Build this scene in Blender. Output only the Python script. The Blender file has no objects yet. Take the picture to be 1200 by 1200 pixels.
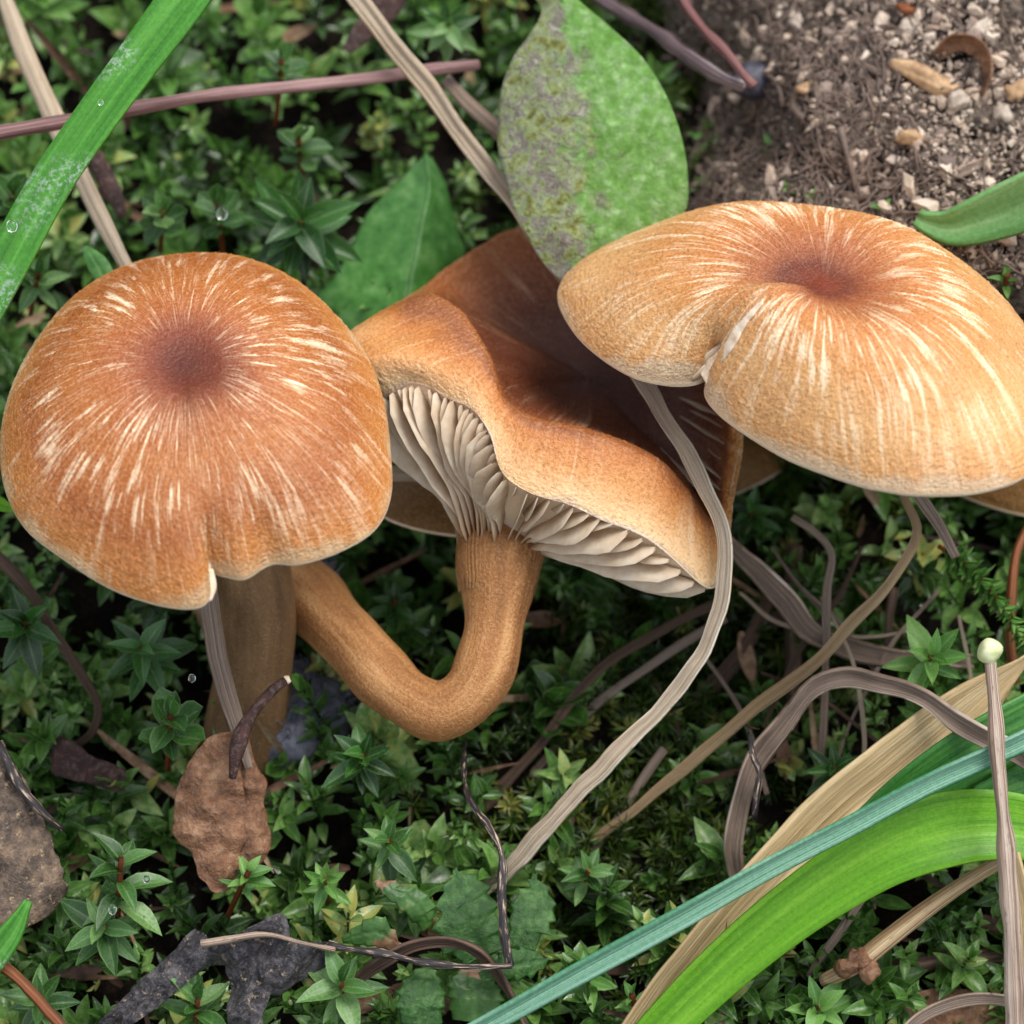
import bpy, math, random
import numpy as np
from mathutils import Vector, Matrix

random.seed(7)
RNG = np.random.default_rng(11)
sc = bpy.context.scene
sc.unit_settings.system = 'METRIC'
sc.unit_settings.scale_length = 0.01          # one unit is one centimetre: the whole frame is 8 cm wide

# ---------------------------------------------------------------- camera
PITCH = math.radians(45)
AX_U = np.array([1.0, 0.0, 0.0])                                   # to the right
AX_V = np.array([0.0, math.sin(PITCH), math.cos(PITCH)])           # up in the view
AX_W = np.array([0.0, -math.cos(PITCH), math.sin(PITCH)])          # towards the viewer
CEN = np.array([0.0, 0.0, 3.0])
DIST = 30.0
cam_d = bpy.data.cameras.new('camera')
cam = bpy.data.objects.new('camera', cam_d)
sc.collection.objects.link(cam)
cam_d.sensor_width = 36.0
cam_d.lens = 135.0
cam_d.clip_start = 0.5
cam_d.clip_end = 2000.0
cp = CEN + AX_W * DIST
cam.matrix_world = Matrix(((AX_U[0], AX_V[0], AX_W[0], cp[0]), (AX_U[1], AX_V[1], AX_W[1], cp[1]),
                           (AX_U[2], AX_V[2], AX_W[2], cp[2]), (0, 0, 0, 1)))
cam_d.dof.use_dof = True
cam_d.dof.focus_distance = 29.6
cam_d.dof.aperture_fstop = 0.30
sc.camera = cam

# ---------------------------------------------------------------- light
SUN_UVW = np.array([0.34, 0.70, 0.66])
sd = SUN_UVW[0] * AX_U + SUN_UVW[1] * AX_V + SUN_UVW[2] * AX_W
sd = sd / np.linalg.norm(sd)
world = bpy.data.worlds.new('World')
sc.world = world
world.use_nodes = True
wn = world.node_tree
wn.nodes.clear()
sky = wn.nodes.new('ShaderNodeTexSky')
sky.sky_type = 'NISHITA'
sky.sun_disc = False
sky.sun_elevation = math.asin(sd[2])
sky.sun_rotation = math.atan2(sd[0], sd[1])
hs = wn.nodes.new('ShaderNodeHueSaturation')
hs.inputs['Saturation'].default_value = 0.30            # thin overcast: a greyer sky
bg = wn.nodes.new('ShaderNodeBackground')
bg.inputs['Strength'].default_value = 0.135
wo = wn.nodes.new('ShaderNodeOutputWorld')
wn.links.new(sky.outputs[0], hs.inputs['Color'])
wn.links.new(hs.outputs[0], bg.inputs['Color'])
wn.links.new(bg.outputs[0], wo.inputs['Surface'])
sun_d = bpy.data.lights.new('sun', 'SUN')
sun_d.energy = 1.5
sun_d.angle = math.radians(30)
sun_d.color = (1.0, 0.95, 0.88)
sun = bpy.data.objects.new('sun', sun_d)
sc.collection.objects.link(sun)
sun.rotation_euler = Vector(sd).to_track_quat('Z', 'Y').to_euler()
sc.view_settings.view_transform = 'Standard'
sc.view_settings.look = 'None'
sc.view_settings.gamma = 1.0
sc.view_settings.exposure = 1.0
sc.cycles.use_denoising = True
sc.cycles.max_bounces = 8

# ---------------------------------------------------------------- coordinates
def Q(px, py, w=0.0):
    """Photo position and nearness -> (right, up, nearer) in centimetres."""
    k = (DIST - w) / DIST / 150.0
    return np.array([(px - 600.0) * k, (600.0 - py) * k, w])
def QL(pts):
    return np.array([Q(*p) for p in pts])
BAS = np.stack([AX_U, AX_V, AX_W])
def tw(X):
    return np.asarray(X, float) @ BAS + CEN
def td(X):
    return np.asarray(X, float) @ BAS
def smooth(a, b, x):
    t = np.clip((np.asarray(x, float) - a) / (b - a), 0, 1)
    return t * t * (3 - 2 * t)
def wob(X, freq, seed, n=10):
    r = np.random.default_rng(seed)
    k = r.normal(size=(n, 3)) * freq
    ph = r.uniform(0, 6.28, n)
    return np.sin(np.asarray(X) @ k.T + ph).sum(-1) / math.sqrt(n)
def crom(p, x):
    """Catmull-Rom through the rows of p at (fractional) index x, open ends."""
    p = np.asarray(p, float)
    n = len(p)
    x = np.clip(x, 0, n - 1)
    i = np.minimum(x.astype(int), n - 2)
    t = (x - i)[:, None] if p.ndim > 1 else (x - i)
    a, b, c, d = p[np.maximum(i - 1, 0)], p[i], p[i + 1], p[np.minimum(i + 2, n - 1)]
    return 0.5 * (2 * b + (c - a) * t + (2 * a - 5 * b + 4 * c - d) * t ** 2 + (3 * b - a - 3 * c + d) * t ** 3)
def crom_closed(p, n):
    p = np.asarray(p, float)
    m = len(p)
    x = np.arange(n) / n * m
    i = x.astype(int)
    t = (x - i)[:, None]
    a, b, c, d = p[(i - 1) % m], p[i % m], p[(i + 1) % m], p[(i + 2) % m]
    return 0.5 * (2 * b + (c - a) * t + (2 * a - 5 * b + 4 * c - d) * t ** 2 + (3 * b - a - 3 * c + d) * t ** 3)
def by_length(p, n, straight=False):
    """Smooth open curve with n points evenly spaced along it."""
    f = crom(p, np.linspace(0, len(p) - 1, 40 * len(p))) if not straight else np.stack([np.interp(np.linspace(0, len(p) - 1, 40 * len(p)), np.arange(len(p)), np.asarray(p)[:, k]) for k in range(3)], 1)
    s = np.concatenate([[0], np.cumsum(np.linalg.norm(np.diff(f, axis=0), axis=1))])
    x = np.linspace(0, s[-1], n)
    return np.stack([np.interp(x, s, f[:, k]) for k in range(f.shape[1])], 1), x
def crumple(X, freq, seed, n=5):
    r = np.random.default_rng(seed)
    k = r.normal(size=(n, 3)) * freq; k[:, 2] = 0
    ph = r.uniform(0, 2, n)
    return (np.abs((np.asarray(X) @ k.T / math.pi + ph) % 2 - 1) - .5).sum(-1) / math.sqrt(n) * 1.6
def unit(v):
    return v / np.maximum(np.linalg.norm(v, axis=-1, keepdims=True), 1e-9)

# ---------------------------------------------------------------- objects
COL = sc.collection
def mesh(name, V, F, mat, attrs=None, flat=False):
    me = bpy.data.meshes.new(name)
    V = np.asarray(V, np.float32)
    if isinstance(F, np.ndarray):
        k = F.shape[1]
        me.vertices.add(len(V)); me.vertices.foreach_set('co', V.ravel())
        me.loops.add(F.size); me.loops.foreach_set('vertex_index', F.astype(np.int32).ravel())
        me.polygons.add(len(F)); me.polygons.foreach_set('loop_start', np.arange(0, F.size, k, dtype=np.int32))
        me.polygons.foreach_set('loop_total', np.full(len(F), k, np.int32))
        me.update(calc_edges=True)
        me.validate()
    else:
        me.from_pydata(V.tolist(), [], [list(map(int, f)) for f in F])
    for an, av in (attrs or {}).items():
        av = np.asarray(av, np.float32)
        if av.ndim == 1:
            a = me.attributes.new(an, 'FLOAT', 'POINT'); a.data.foreach_set('value', av)
        else:
            a = me.attributes.new(an, 'FLOAT_VECTOR', 'POINT'); a.data.foreach_set('vector', av.ravel())
    me.polygons.foreach_set('use_smooth', np.full(len(me.polygons), not flat))
    if mat: me.materials.append(mat)
    me.update()
    return me
def tag(o, label=None, cat=None, group=None, kind=None):
    if label: o['label'] = label
    if cat: o['category'] = cat
    if group: o['group'] = group
    if kind: o['kind'] = kind
    return o
def thing(name, label, cat, base, group=None):
    o = bpy.data.objects.new(name, None)
    o.empty_display_size = 0.2
    COL.objects.link(o)
    o.location = tw(base)
    return tag(o, label, cat, group)
def wloc(o):
    v = np.array(o.location)
    return v if o.parent is None else v + wloc(o.parent)
def part(name, X, F, mat, parent=None, attrs=None, flat=False):
    """X in (right, up, nearer); a child of parent, or a top-level mesh with its origin at its middle."""
    V = tw(X)
    org = V.mean(0) if parent is None else wloc(parent)
    o = bpy.data.objects.new(name, mesh(name, V - org, F, mat, attrs, flat))
    COL.objects.link(o)
    if parent is None: o.location = org
    else: o.parent = parent
    return o
def grid_faces(M, N, wrap=False):
    i, j = np.meshgrid(np.arange(M - 1), np.arange(N if wrap else N - 1), indexing='ij')
    j2 = (j + 1) % N
    return np.stack([i * N + j, i * N + j2, (i + 1) * N + j2, (i + 1) * N + j], -1).reshape(-1, 4)
def shell(G, thick, A=None):
    """A sheet of points G[M,N,3] made solid: front, back and rim."""
    M, N, _ = G.shape
    du = np.gradient(G, axis=0); dv = np.gradient(G, axis=1)
    n = unit(np.cross(du, dv))
    n = np.where((n[..., 2:3] < 0).mean() > 0.5, -n, n)
    th = thick if np.isscalar(thick) else thick[..., None]
    X = np.concatenate([G.reshape(-1, 3), (G - n * th).reshape(-1, 3)])
    f = grid_faces(M, N)
    k = M * N
    edge = [j for j in range(N)] + [i * N + N - 1 for i in range(1, M)] + [(M - 1) * N + j for j in range(N - 2, -1, -1)] + [i * N for i in range(M - 2, 0, -1)]
    e = np.array(edge); e2 = np.roll(e, -1)
    F = np.concatenate([f, f[:, ::-1] + k, np.stack([e, e + k, e2 + k, e2], 1)])
    return X, F, (None if A is None else np.concatenate([A.reshape(-1, 3)] * 2))
def ribbon(name, pts, half, mat, parent=None, thick=0.02, roll=0.0, cup=0.15, n=None, m=7, rough=0.0, seed=1, twist=0.0, fold=0.0, ridge=None):
    """A blade: pts (px,py,w); half widths in photo pixels; roll turns it away from the view; cup bends it across."""
    P = QL(pts)
    L = np.linalg.norm(np.diff(P, axis=0), axis=1).sum()
    if ridge is None: ridge = .16 if mat in RIDGED else 0.0
    if ridge: m = max(m, 23)
    n = n or int(max(14, min(90, L * 16)))
    C, s = by_length(P, n)
    h = crom(np.atleast_1d(np.array(half, float)) if np.ndim(half) else np.array([half, half], float), np.linspace(0, (len(half) if np.ndim(half) else 2) - 1, n)) / 150.0
    if mat in RIDGED: h = h * .74 * (1 + .10 * np.sin(s * 2.3 + seed) + .06 * np.sin(s * 7.1 + seed * 2))
    if mat in RIDGED:
        S1 = unit(np.cross(np.array([0, 0, 1.0])[None], unit(np.gradient(C, axis=0))))
        C = C + S1 * (wob(C, 1.6, seed + 40, 6) * .022 + wob(C, 4.5, seed + 41, 6) * .008)[:, None]
    T = unit(np.gradient(C, axis=0))
    S0 = unit(np.cross(np.array([0, 0, 1.0])[None], T))
    N0 = unit(np.cross(T, S0))
    ang = roll + twist * np.linspace(0, 1, n)
    S = S0 * np.cos(ang)[:, None] + N0 * np.sin(ang)[:, None]
    Nn = unit(np.cross(T, S))
    x = np.linspace(-1, 1, m)
    dep = (x ** 2 - 0.4) * cup + np.abs(x) * fold
    if ridge: dep = dep - ridge * (1.6 * np.abs(np.cos(x * 3.4 + seed)) ** .6 + .8 * np.abs(np.cos(x * 7.3 + seed * 2)) ** .6)
    G = C[:, None] + S[:, None] * (h[:, None] * x)[..., None] + Nn[:, None] * (h[:, None] * dep)[..., None]
    if rough:
        G = G + Nn[:, None] * (wob(G * 1.0, 9, seed) * rough)[..., None] + S[:, None] * (wob(G, 5, seed + 3) * rough)[..., None]
    A = np.stack([np.broadcast_to(h[:, None] * x, (n, m)), np.broadcast_to(s[:, None], (n, m)), np.broadcast_to(x, (n, m))], -1)
    X, F, AA = shell(G, thick, A)
    return part(name, X, F, mat, parent, {'st': AA})
def tube(name, pts, rad, mat, parent=None, k=12, rough=0.0, seed=1, n=None, cap=True, flat=1.0, stretch=True):
    P = QL(pts)
    L = np.linalg.norm(np.diff(P, axis=0), axis=1).sum()
    n = n or int(max(10, min(110, L * 18)))
    C, s = by_length(P, n)
    r = crom(np.array(rad, float) if np.ndim(rad) else np.array([rad, rad], float), np.linspace(0, (len(rad) if np.ndim(rad) else 2) - 1, n)) / 150.0
    return tube_uvw(name, C, s, r, mat, parent, k, rough, seed, cap, flat)
def tube_uvw(name, C, s, r, mat, parent=None, k=12, rough=0.0, seed=1, cap=True, flat=1.0, extra=None):
    n = len(C)
    T = unit(np.gradient(C, axis=0))
    S = unit(np.cross(np.array([0, 0, 1.0])[None], T)); N = unit(np.cross(T, S))
    a = np.arange(k) / k * 2 * math.pi
    G = C[:, None] + r[:, None, None] * (S[:, None] * np.cos(a)[None, :, None] + N[:, None] * (np.sin(a) * flat)[None, :, None])
    if rough:
        d = unit(G - C[:, None])
        G = G + d * (wob(G, min(9.0, 4.0 / max(r.mean(), .02) * 0.35), seed) * rough)[..., None]
    X = G.reshape(-1, 3)
    F = grid_faces(n, k, True).tolist()
    A = np.stack([np.broadcast_to(np.cos(a) * r.mean() * 2, (n, k)), np.broadcast_to(s[:, None], (n, k)), np.broadcast_to(np.sin(a) * r.mean() * 2, (n, k))], -1).reshape(-1, 3)
    if cap:
        X = np.concatenate([X, C[:1] - T[:1] * r[0] * .4, C[-1:] + T[-1:] * r[-1] * .4])
        A = np.concatenate([A, A[:1], A[-1:]])
        for j in range(k):
            F.append([n * k, (j + 1) % k, j]); F.append([n * k + 1, (n - 1) * k + j, (n - 1) * k + (j + 1) % k])
    return part(name, X, F, mat, parent, {'st': A})
def sheet(name, Lp, Rp, mat, parent=None, rows=40, cols=15, bulge=0.0, thick=0.02, rough=0.0, seed=1, rfreq=4.0, midw=0.0, straight=False):
    """A leaf between a left and a right edge, both (px,py,w) from base to tip."""
    Lc, _ = by_length(QL(Lp), rows, straight); Rc, _ = by_length(QL(Rp), rows, straight)
    if mat in (M_BROWNLEAF, M_BLACKLEAF, M_GREYBARK, M_MAROON):
        Lc = Lc + np.array([1, .6, 0]) * (wob(Lc, 9, seed) * .018 + wob(Lc, 24, seed + 1) * .010)[:, None]; Rc = Rc + np.array([1, .6, 0]) * (wob(Rc, 9, seed + 2) * .018 + wob(Rc, 24, seed + 3) * .010)[:, None]
    x = np.linspace(0, 1, cols)
    G = Lc[:, None] * (1 - x)[None, :, None] + Rc[:, None] * x[None, :, None]
    wid = np.linalg.norm(Rc - Lc, axis=1)
    wid = np.convolve(np.pad(wid, 10, mode='edge'), np.ones(21) / 21, mode='valid')
    G[..., 2] += (bulge * wid)[:, None] * (1 - (2 * x - 1) ** 2)[None] - (midw * wid)[:, None] * np.exp(-((x - .5) / .07) ** 2)[None]
    if rough: G[..., 2] += (crumple(G, rfreq, seed) if mat in (M_BROWNLEAF, M_BLACKLEAF, M_GREYBARK, M_MAROON) else wob(G * np.array([1, 1, .3]), rfreq, seed)) * rough
    t = np.linspace(0, 1, rows)
    A = np.stack([np.broadcast_to(2 * x - 1, (rows, cols)), np.broadcast_to(t[:, None], (rows, cols)), np.zeros((rows, cols))], -1)
    X, F, AA = shell(G, thick, A)
    return part(name, X, F, mat, parent, {'st': AA})

# ---------------------------------------------------------------- materials
class NT:
    def __init__(s, name):
        s.m = bpy.data.materials.new(name); s.m.use_nodes = True
        s.t = s.m.node_tree; s.t.nodes.clear()
        s.out = s.t.nodes.new('ShaderNodeOutputMaterial')
    def n(s, typ, ins=None, **kw):
        nd = s.t.nodes.new('ShaderNode' + typ)
        for k, v in kw.items(): setattr(nd, k, v)
        for k, v in (ins or {}).items():
            if isinstance(v, bpy.types.NodeSocket): s.t.links.new(v, nd.inputs[k])
            else: nd.inputs[k].default_value = v
        return nd
    def attr(s, name):
        return s.n('Attribute', attribute_name=name)
    def ramp(s, fac, stops, interp='LINEAR'):
        r = s.n('ValToRGB', {'Fac': fac})
        e = r.color_ramp.elements
        r.color_ramp.interpolation = interp
        while len(e) < len(stops): e.new(0.5)
        for el, (p, c) in zip(e, stops):
            el.position = p; el.color = (*c, 1) if len(c) == 3 else c
        return r.outputs['Color']
    def val(s, fac, a, b, lo=0.0, hi=1.0):
        r = s.n('MapRange', {'Value': fac, 'From Min': a, 'From Max': b, 'To Min': lo, 'To Max': hi})
        return r.outputs['Result']
    def math(s, op, a, b=None):
        ins = {0: a}
        if b is not None: ins[1] = b
        return s.n('Math', ins, operation=op).outputs[0]
    def vmul(s, v, xyz):
        return s.n('VectorMath', {0: v, 1: xyz}, operation='MULTIPLY').outputs[0]
    def vadd(s, v, w):
        return s.n('VectorMath', {0: v, 1: w}, operation='ADD').outputs[0]
    def noise(s, vec, scale=1.0, detail=3.0, rough=0.55, dist=0.0):
        return s.n('TexNoise', {'Vector': vec, 'Scale': scale, 'Detail': detail, 'Roughness': rough, 'Distortion': dist}).outputs['Fac']
    def mix(s, fac, a, b, blend='MIX'):
        m = s.n('Mix', data_type='RGBA', blend_type=blend)
        for k, v in ((0, fac), (6, a), (7, b)):
            if isinstance(v, bpy.types.NodeSocket): s.t.links.new(v, m.inputs[k])
            else: m.inputs[k].default_value = v if k == 0 else (*v, 1)
        return m.outputs[2]
    def bump(s, h, strength, dist):
        return s.n('Bump', {'Height': h, 'Strength': strength, 'Distance': dist}).outputs['Normal']
    def finish(s, col, rough=0.6, normal=None, sss=0.0, sssr=(0.12, 0.06, 0.03), spec=0.4, trans=0.0, tcol=None, sheen=0.0, coat=0.0):
        ins = {'Base Color': col, 'Roughness': rough, 'Specular IOR Level': spec}
        if normal is not None: ins['Normal'] = normal
        b = s.n('BsdfPrincipled', ins)
        if sss:
            b.inputs['Subsurface Weight'].default_value = sss
            b.inputs['Subsurface Radius'].default_value = sssr
            b.inputs['Subsurface Scale'].default_value = 1.0
        if sheen: b.inputs['Sheen Weight'].default_value = sheen
        if coat:
            b.inputs['Coat Weight'].default_value = coat; b.inputs['Coat Roughness'].default_value = 0.15
        sh = b.outputs[0]
        if trans:
            t = s.n('BsdfTranslucent', {'Color': tcol if tcol is not None else col})
            sh = s.n('MixShader', {0: trans, 1: sh, 2: t.outputs[0]}).outputs[0]
        s.t.links.new(sh, s.out.inputs['Surface'])
        return s.m
    def obj(s):
        return s.n('TexCoord').outputs['Object']

def srgb(r, g, b):
    f = lambda c: (c / 255 / 12.92) if c / 255 <= 0.04045 else ((c / 255 + 0.055) / 1.055) ** 2.4
    return (f(r), f(g), f(b))

def mat_cap(name, stops, streak, pale, kdir=15.0, blen=3.0, thr=(0.52, 0.66), grain=0.35, grain_scale=38):
    t = NT(name)
    rad = t.attr('rad').outputs['Fac']
    d = t.attr('dir').outputs['Vector']
    o = t.obj()
    warp = t.noise(o, 1.3, 2)
    base = t.ramp(t.math('ADD', rad, t.val(warp, .3, .7, -.05, .05)), stops)
    big = t.noise(o, 1.6, 3)
    base = t.mix(t.val(big, .35, .7, 0, .35), base, t.mix(0.5, base, (0.30, 0.085, 0.022)))
    dd = t.vmul(d, (kdir, kdir, blen))
    st = t.noise(dd, 1.0, 3.5, 0.6, 0.35)
    st2 = t.noise(t.vmul(d, (kdir * 2.6, kdir * 2.6, blen * 1.4)), 1.0, 2.0)
    patch = t.noise(o, 1.9, 2)
    msk = t.val(t.math('ADD', st, t.val(patch, .35, .65, -.09, .035)), thr[0], thr[1])
    msk = t.math('MULTIPLY', msk, t.ramp(rad, streak))
    msk2 = t.math('MULTIPLY', t.val(st2, .5, .72), t.math('MULTIPLY', t.ramp(rad, streak), 0.45))
    dk = t.math('MULTIPLY', t.val(st2, .5, .3), t.math('MULTIPLY', t.ramp(rad, streak), 0.35))
    col = t.mix(msk2, base, t.mix(.55, base, pale))
    col = t.mix(dk, col, t.mix(.35, col, (0.20, 0.06, 0.015)))
    col = t.mix(msk, col, pale)
    g = t.noise(o, grain_scale, 2, 0.7)
    g2 = t.noise(o, grain_scale * 0.35, 2, 0.6)
    col = t.mix(t.math('MULTIPLY', t.val(g, .5, .72, 0, grain), t.val(rad, .12, .5, .3, 1.0)), col, t.mix(.6, col, (0.75, 0.50, 0.30)))
    col = t.mix(t.val(g, .52, .3, 0, grain * 1.5), col, t.mix(.65, col, (0.09, 0.028, 0.01)))
    col = t.mix(t.val(rad, .9988, 1.0), col, srgb(222, 198, 168))
    h = t.math('ADD', t.math('MULTIPLY', g, 1.0), t.math('ADD', t.math('MULTIPLY', g2, 0.25), t.math('MULTIPLY', st, t.math('MULTIPLY', t.ramp(rad, streak), .4))))
    return t.finish(col, t.val(g2, .3, .7, .34, .52), t.bump(h, 0.5, 0.028), sss=0.22, sssr=(0.12, 0.06, 0.02), spec=0.38)

ORANGE = srgb(192, 118, 62)
M_CAP_L = mat_cap('brown_cap_skin', [(0, srgb(86, 32, 19)), (.1, srgb(100, 40, 23)), (.22, srgb(132, 62, 34)), (.36, srgb(168, 95, 48)), (.55, srgb(178, 106, 46)), (.8, srgb(160, 88, 30)), (.96, srgb(192, 124, 58)), (1, srgb(200, 164, 120))],
    [(0, (0, 0, 0)), (.18, (.0, .0, .0)), (.3, (.7, .7, .7)), (.5, (1, 1, 1)), (.66, (.9, .9, .9)), (.85, (.5, .5, .5)), (1, (.25, .25, .25))], srgb(252, 228, 192), 27.0, 5.0, (.51, .67))
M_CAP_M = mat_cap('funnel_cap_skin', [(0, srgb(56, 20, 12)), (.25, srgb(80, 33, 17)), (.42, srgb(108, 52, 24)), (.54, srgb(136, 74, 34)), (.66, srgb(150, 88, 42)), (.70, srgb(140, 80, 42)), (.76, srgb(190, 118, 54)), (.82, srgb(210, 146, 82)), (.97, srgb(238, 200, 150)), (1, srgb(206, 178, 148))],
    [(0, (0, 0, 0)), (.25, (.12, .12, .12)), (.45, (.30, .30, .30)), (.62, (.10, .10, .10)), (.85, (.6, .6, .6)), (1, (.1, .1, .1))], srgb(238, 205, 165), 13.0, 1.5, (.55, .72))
M_CAP_R = mat_cap('pale_cap_skin', [(0, srgb(122, 44, 19)), (.12, srgb(104, 40, 20)), (.23, srgb(160, 90, 50)), (.42, srgb(196, 124, 64)), (.65, srgb(208, 144, 80)), (.86, srgb(222, 170, 110)), (.97, srgb(214, 158, 98)), (1, srgb(206, 176, 140))],
    [(0, (0, 0, 0)), (.22, (.1, .1, .1)), (.36, (.65, .65, .65)), (.6, (1, 1, 1)), (.85, (.6, .6, .6)), (1, (.15, .15, .15))], srgb(255, 232, 196), 25.0, 4.6, (.485, .65))
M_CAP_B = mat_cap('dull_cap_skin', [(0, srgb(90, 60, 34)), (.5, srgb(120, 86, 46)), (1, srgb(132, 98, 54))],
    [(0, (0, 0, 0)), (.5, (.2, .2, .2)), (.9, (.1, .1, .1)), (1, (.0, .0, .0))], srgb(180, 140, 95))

def mat_gill():
    t = NT('cream_gill')
    o = t.obj()
    a = t.attr('st').outputs['Vector']
    n = t.noise(o, 9, 3)
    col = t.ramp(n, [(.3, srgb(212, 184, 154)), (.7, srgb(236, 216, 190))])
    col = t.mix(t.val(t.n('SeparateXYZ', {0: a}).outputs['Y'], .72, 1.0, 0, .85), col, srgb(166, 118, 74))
    h = t.noise(t.vmul(a, (60, 4, 1)), 1, 2)
    return t.finish(col, 0.65, t.bump(h, .3, .01), sss=0.2, sssr=(.12, .07, .04), spec=.25, trans=.15)
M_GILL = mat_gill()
def mat_flesh():
    t = NT('white_flesh')
    col = t.ramp(t.noise(t.obj(), 14, 3), [(.3, srgb(220, 190, 156)), (.7, srgb(248, 230, 208))])
    return t.finish(col, .6, t.bump(t.noise(t.obj(), 40, 3), .4, .02), sss=.25, sssr=(.1, .08, .05))
M_FLESH = mat_flesh()
def mat_stem(name, a, b, c, grain=.5):
    t = NT(name)
    st = t.attr('st').outputs['Vector']; o = t.obj()
    f = t.noise(t.vmul(st, (3.2, 1.0, 3.2)), 1, 4)
    fib = t.noise(t.vmul(st, (34, 1.6, 34)), 1, 3)
    col = t.ramp(t.math('ADD', t.math('MULTIPLY', f, .8), t.math('MULTIPLY', fib, .2)), [(.33, a), (.5, b), (.66, c)])
    blot = t.noise(o, 5, 5, .7)
    col = t.mix(t.val(blot, .58, .68, 0, .6), col, t.mix(.6, col, (.12, .06, .025)))
    y = t.n('SeparateXYZ', {0: st}).outputs['Y']
    g = t.noise(o, 42, 2, .7)
    col = t.mix(t.val(g, .52, .75, 0, grain), col, t.mix(.5, col, (.75, .52, .32)))
    col = t.mix(t.val(g, .48, .28, 0, grain), col, t.mix(.6, col, (.10, .04, .015)))
    return t.finish(col, .6, t.bump(t.math('ADD', g, t.math('MULTIPLY', fib, .5)), .7, .024), sss=.12, sssr=(.1, .05, .02), spec=.35)
M_STEM = mat_stem('tan_stem_skin', srgb(132, 86, 46), srgb(168, 115, 66), srgb(200, 150, 98), .6)
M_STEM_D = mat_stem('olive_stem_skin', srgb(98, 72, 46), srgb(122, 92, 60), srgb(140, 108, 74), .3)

def mat_straw(name, a, b, c, dark=(.05, .035, .02), freq=26.0, spots=.5, rough=.55, lineamt=.95):
    t = NT(name)
    st = t.attr('st').outputs['Vector']; o = t.obj()
    s1 = t.noise(t.vmul(st, (freq, .55, freq)), 1, 4, .6)
    col = t.ramp(s1, [(.36, a), (.5, b), (.62, c)])
    lines = t.noise(t.vmul(st, (freq * 2.2, .25, freq * 2.2)), 1, 2)
    col = t.mix(t.val(lines, .43, .33, 0, lineamt), col, t.mix(.72, col, dark))
    sp = t.noise(t.vmul(st, (22, 6, 22)), 1, 5, .75)
    col = t.mix(t.val(sp, .57, .66, 0, spots), col, dark)
    big = t.noise(o, 1.4, 2)
    col = t.mix(t.val(big, .4, .7, 0, .3), col, t.mix(.5, col, a))
    h = t.math('ADD', t.math('MULTIPLY', lines, 1.2), t.math('MULTIPLY', sp, .5))
    return t.finish(col, rough, t.bump(h, .8, .02), spec=.3, trans=.06)
M_STRAW_P = mat_straw('pale_straw', srgb(186, 156, 122), srgb(232, 210, 180), srgb(250, 238, 220))
M_STRAW_T = mat_straw('tan_straw', srgb(146, 114, 78), srgb(198, 166, 124), srgb(232, 206, 166))
M_STRAW_G = mat_straw('weathered_straw', srgb(112, 92, 78), srgb(172, 148, 130), srgb(216, 198, 182), spots=.7)
M_STRAW_D = mat_straw('dark_dry_stem', srgb(58, 44, 38), srgb(104, 82, 68), srgb(142, 116, 98), spots=.7)
M_PURPLE = mat_straw('purple_stalk', srgb(98, 68, 64), srgb(132, 100, 98), srgb(164, 132, 128), spots=.2, freq=10)
M_RUST = mat_straw('rusty_stem', srgb(84, 46, 26), srgb(128, 74, 42), srgb(160, 104, 64), spots=.3, freq=10)
M_TANBLADE = mat_straw('faded_blade', srgb(172, 146, 104), srgb(198, 172, 128), srgb(214, 192, 150), spots=.35, freq=5, rough=.5, lineamt=.25)
M_BLACKTWIG = None
def mat_black():
    t = NT('black_twig_bark')
    st = t.attr('st').outputs['Vector']
    f = t.noise(t.vmul(st, (30, 7, 30)), 1, 4, .65)
    col = t.ramp(f, [(.42, srgb(28, 24, 26)), (.56, srgb(58, 50, 50)), (.62, srgb(176, 150, 128)), (.75, srgb(214, 196, 176))])
    return t.finish(col, .5, t.bump(f, .8, .02), spec=.5)
M_BLACKTWIG = mat_black()
def mat_deadleaf(name, a, b, c, speck=None, scale=7.0, gloss=.6):
    t = NT(name)
    o = t.obj(); st = t.attr('st').outputs['Vector']
    n1 = t.noise(o, scale, 5, .65)
    col = t.ramp(n1, [(.3, a), (.5, b), (.72, c)])
    v = t.noise(t.vmul(st, (9, 1.6, 1)), 1, 4, .7)
    col = t.mix(t.val(v, .45, .3, 0, .6), col, t.mix(.6, col, (.03, .02, .015)))
    h = t.noise(o, scale * 3.2, 4, .7)
    if speck:
        col = t.mix(t.val(t.noise(o, scale * 1.7, 5, .75), .58, .66), col, speck)
    col = t.mix(t.val(h, .5, .72, 0, .3), col, t.mix(.5, col, (.7, .6, .5)))
    return t.finish(col, gloss, t.bump(t.math('ADD', h, n1), .9, .04), spec=.45, trans=.05)
M_BROWNLEAF = mat_deadleaf('brown_dead_leaf', srgb(84, 54, 36), srgb(130, 90, 62), srgb(176, 136, 104), None, 7.0, .5)
M_BLACKLEAF = mat_deadleaf('black_rotten_leaf', srgb(26, 26, 30), srgb(58, 56, 62), srgb(112, 108, 112), srgb(176, 154, 128), 10, .34)
M_GREYBARK = mat_deadleaf('grey_crusty_leaf', srgb(56, 46, 42), srgb(104, 88, 76), srgb(158, 132, 106), srgb(188, 164, 128), 9)
M_MAROON = mat_deadleaf('maroon_dead_leaf', srgb(36, 20, 18), srgb(64, 38, 34), srgb(92, 60, 50))

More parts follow.
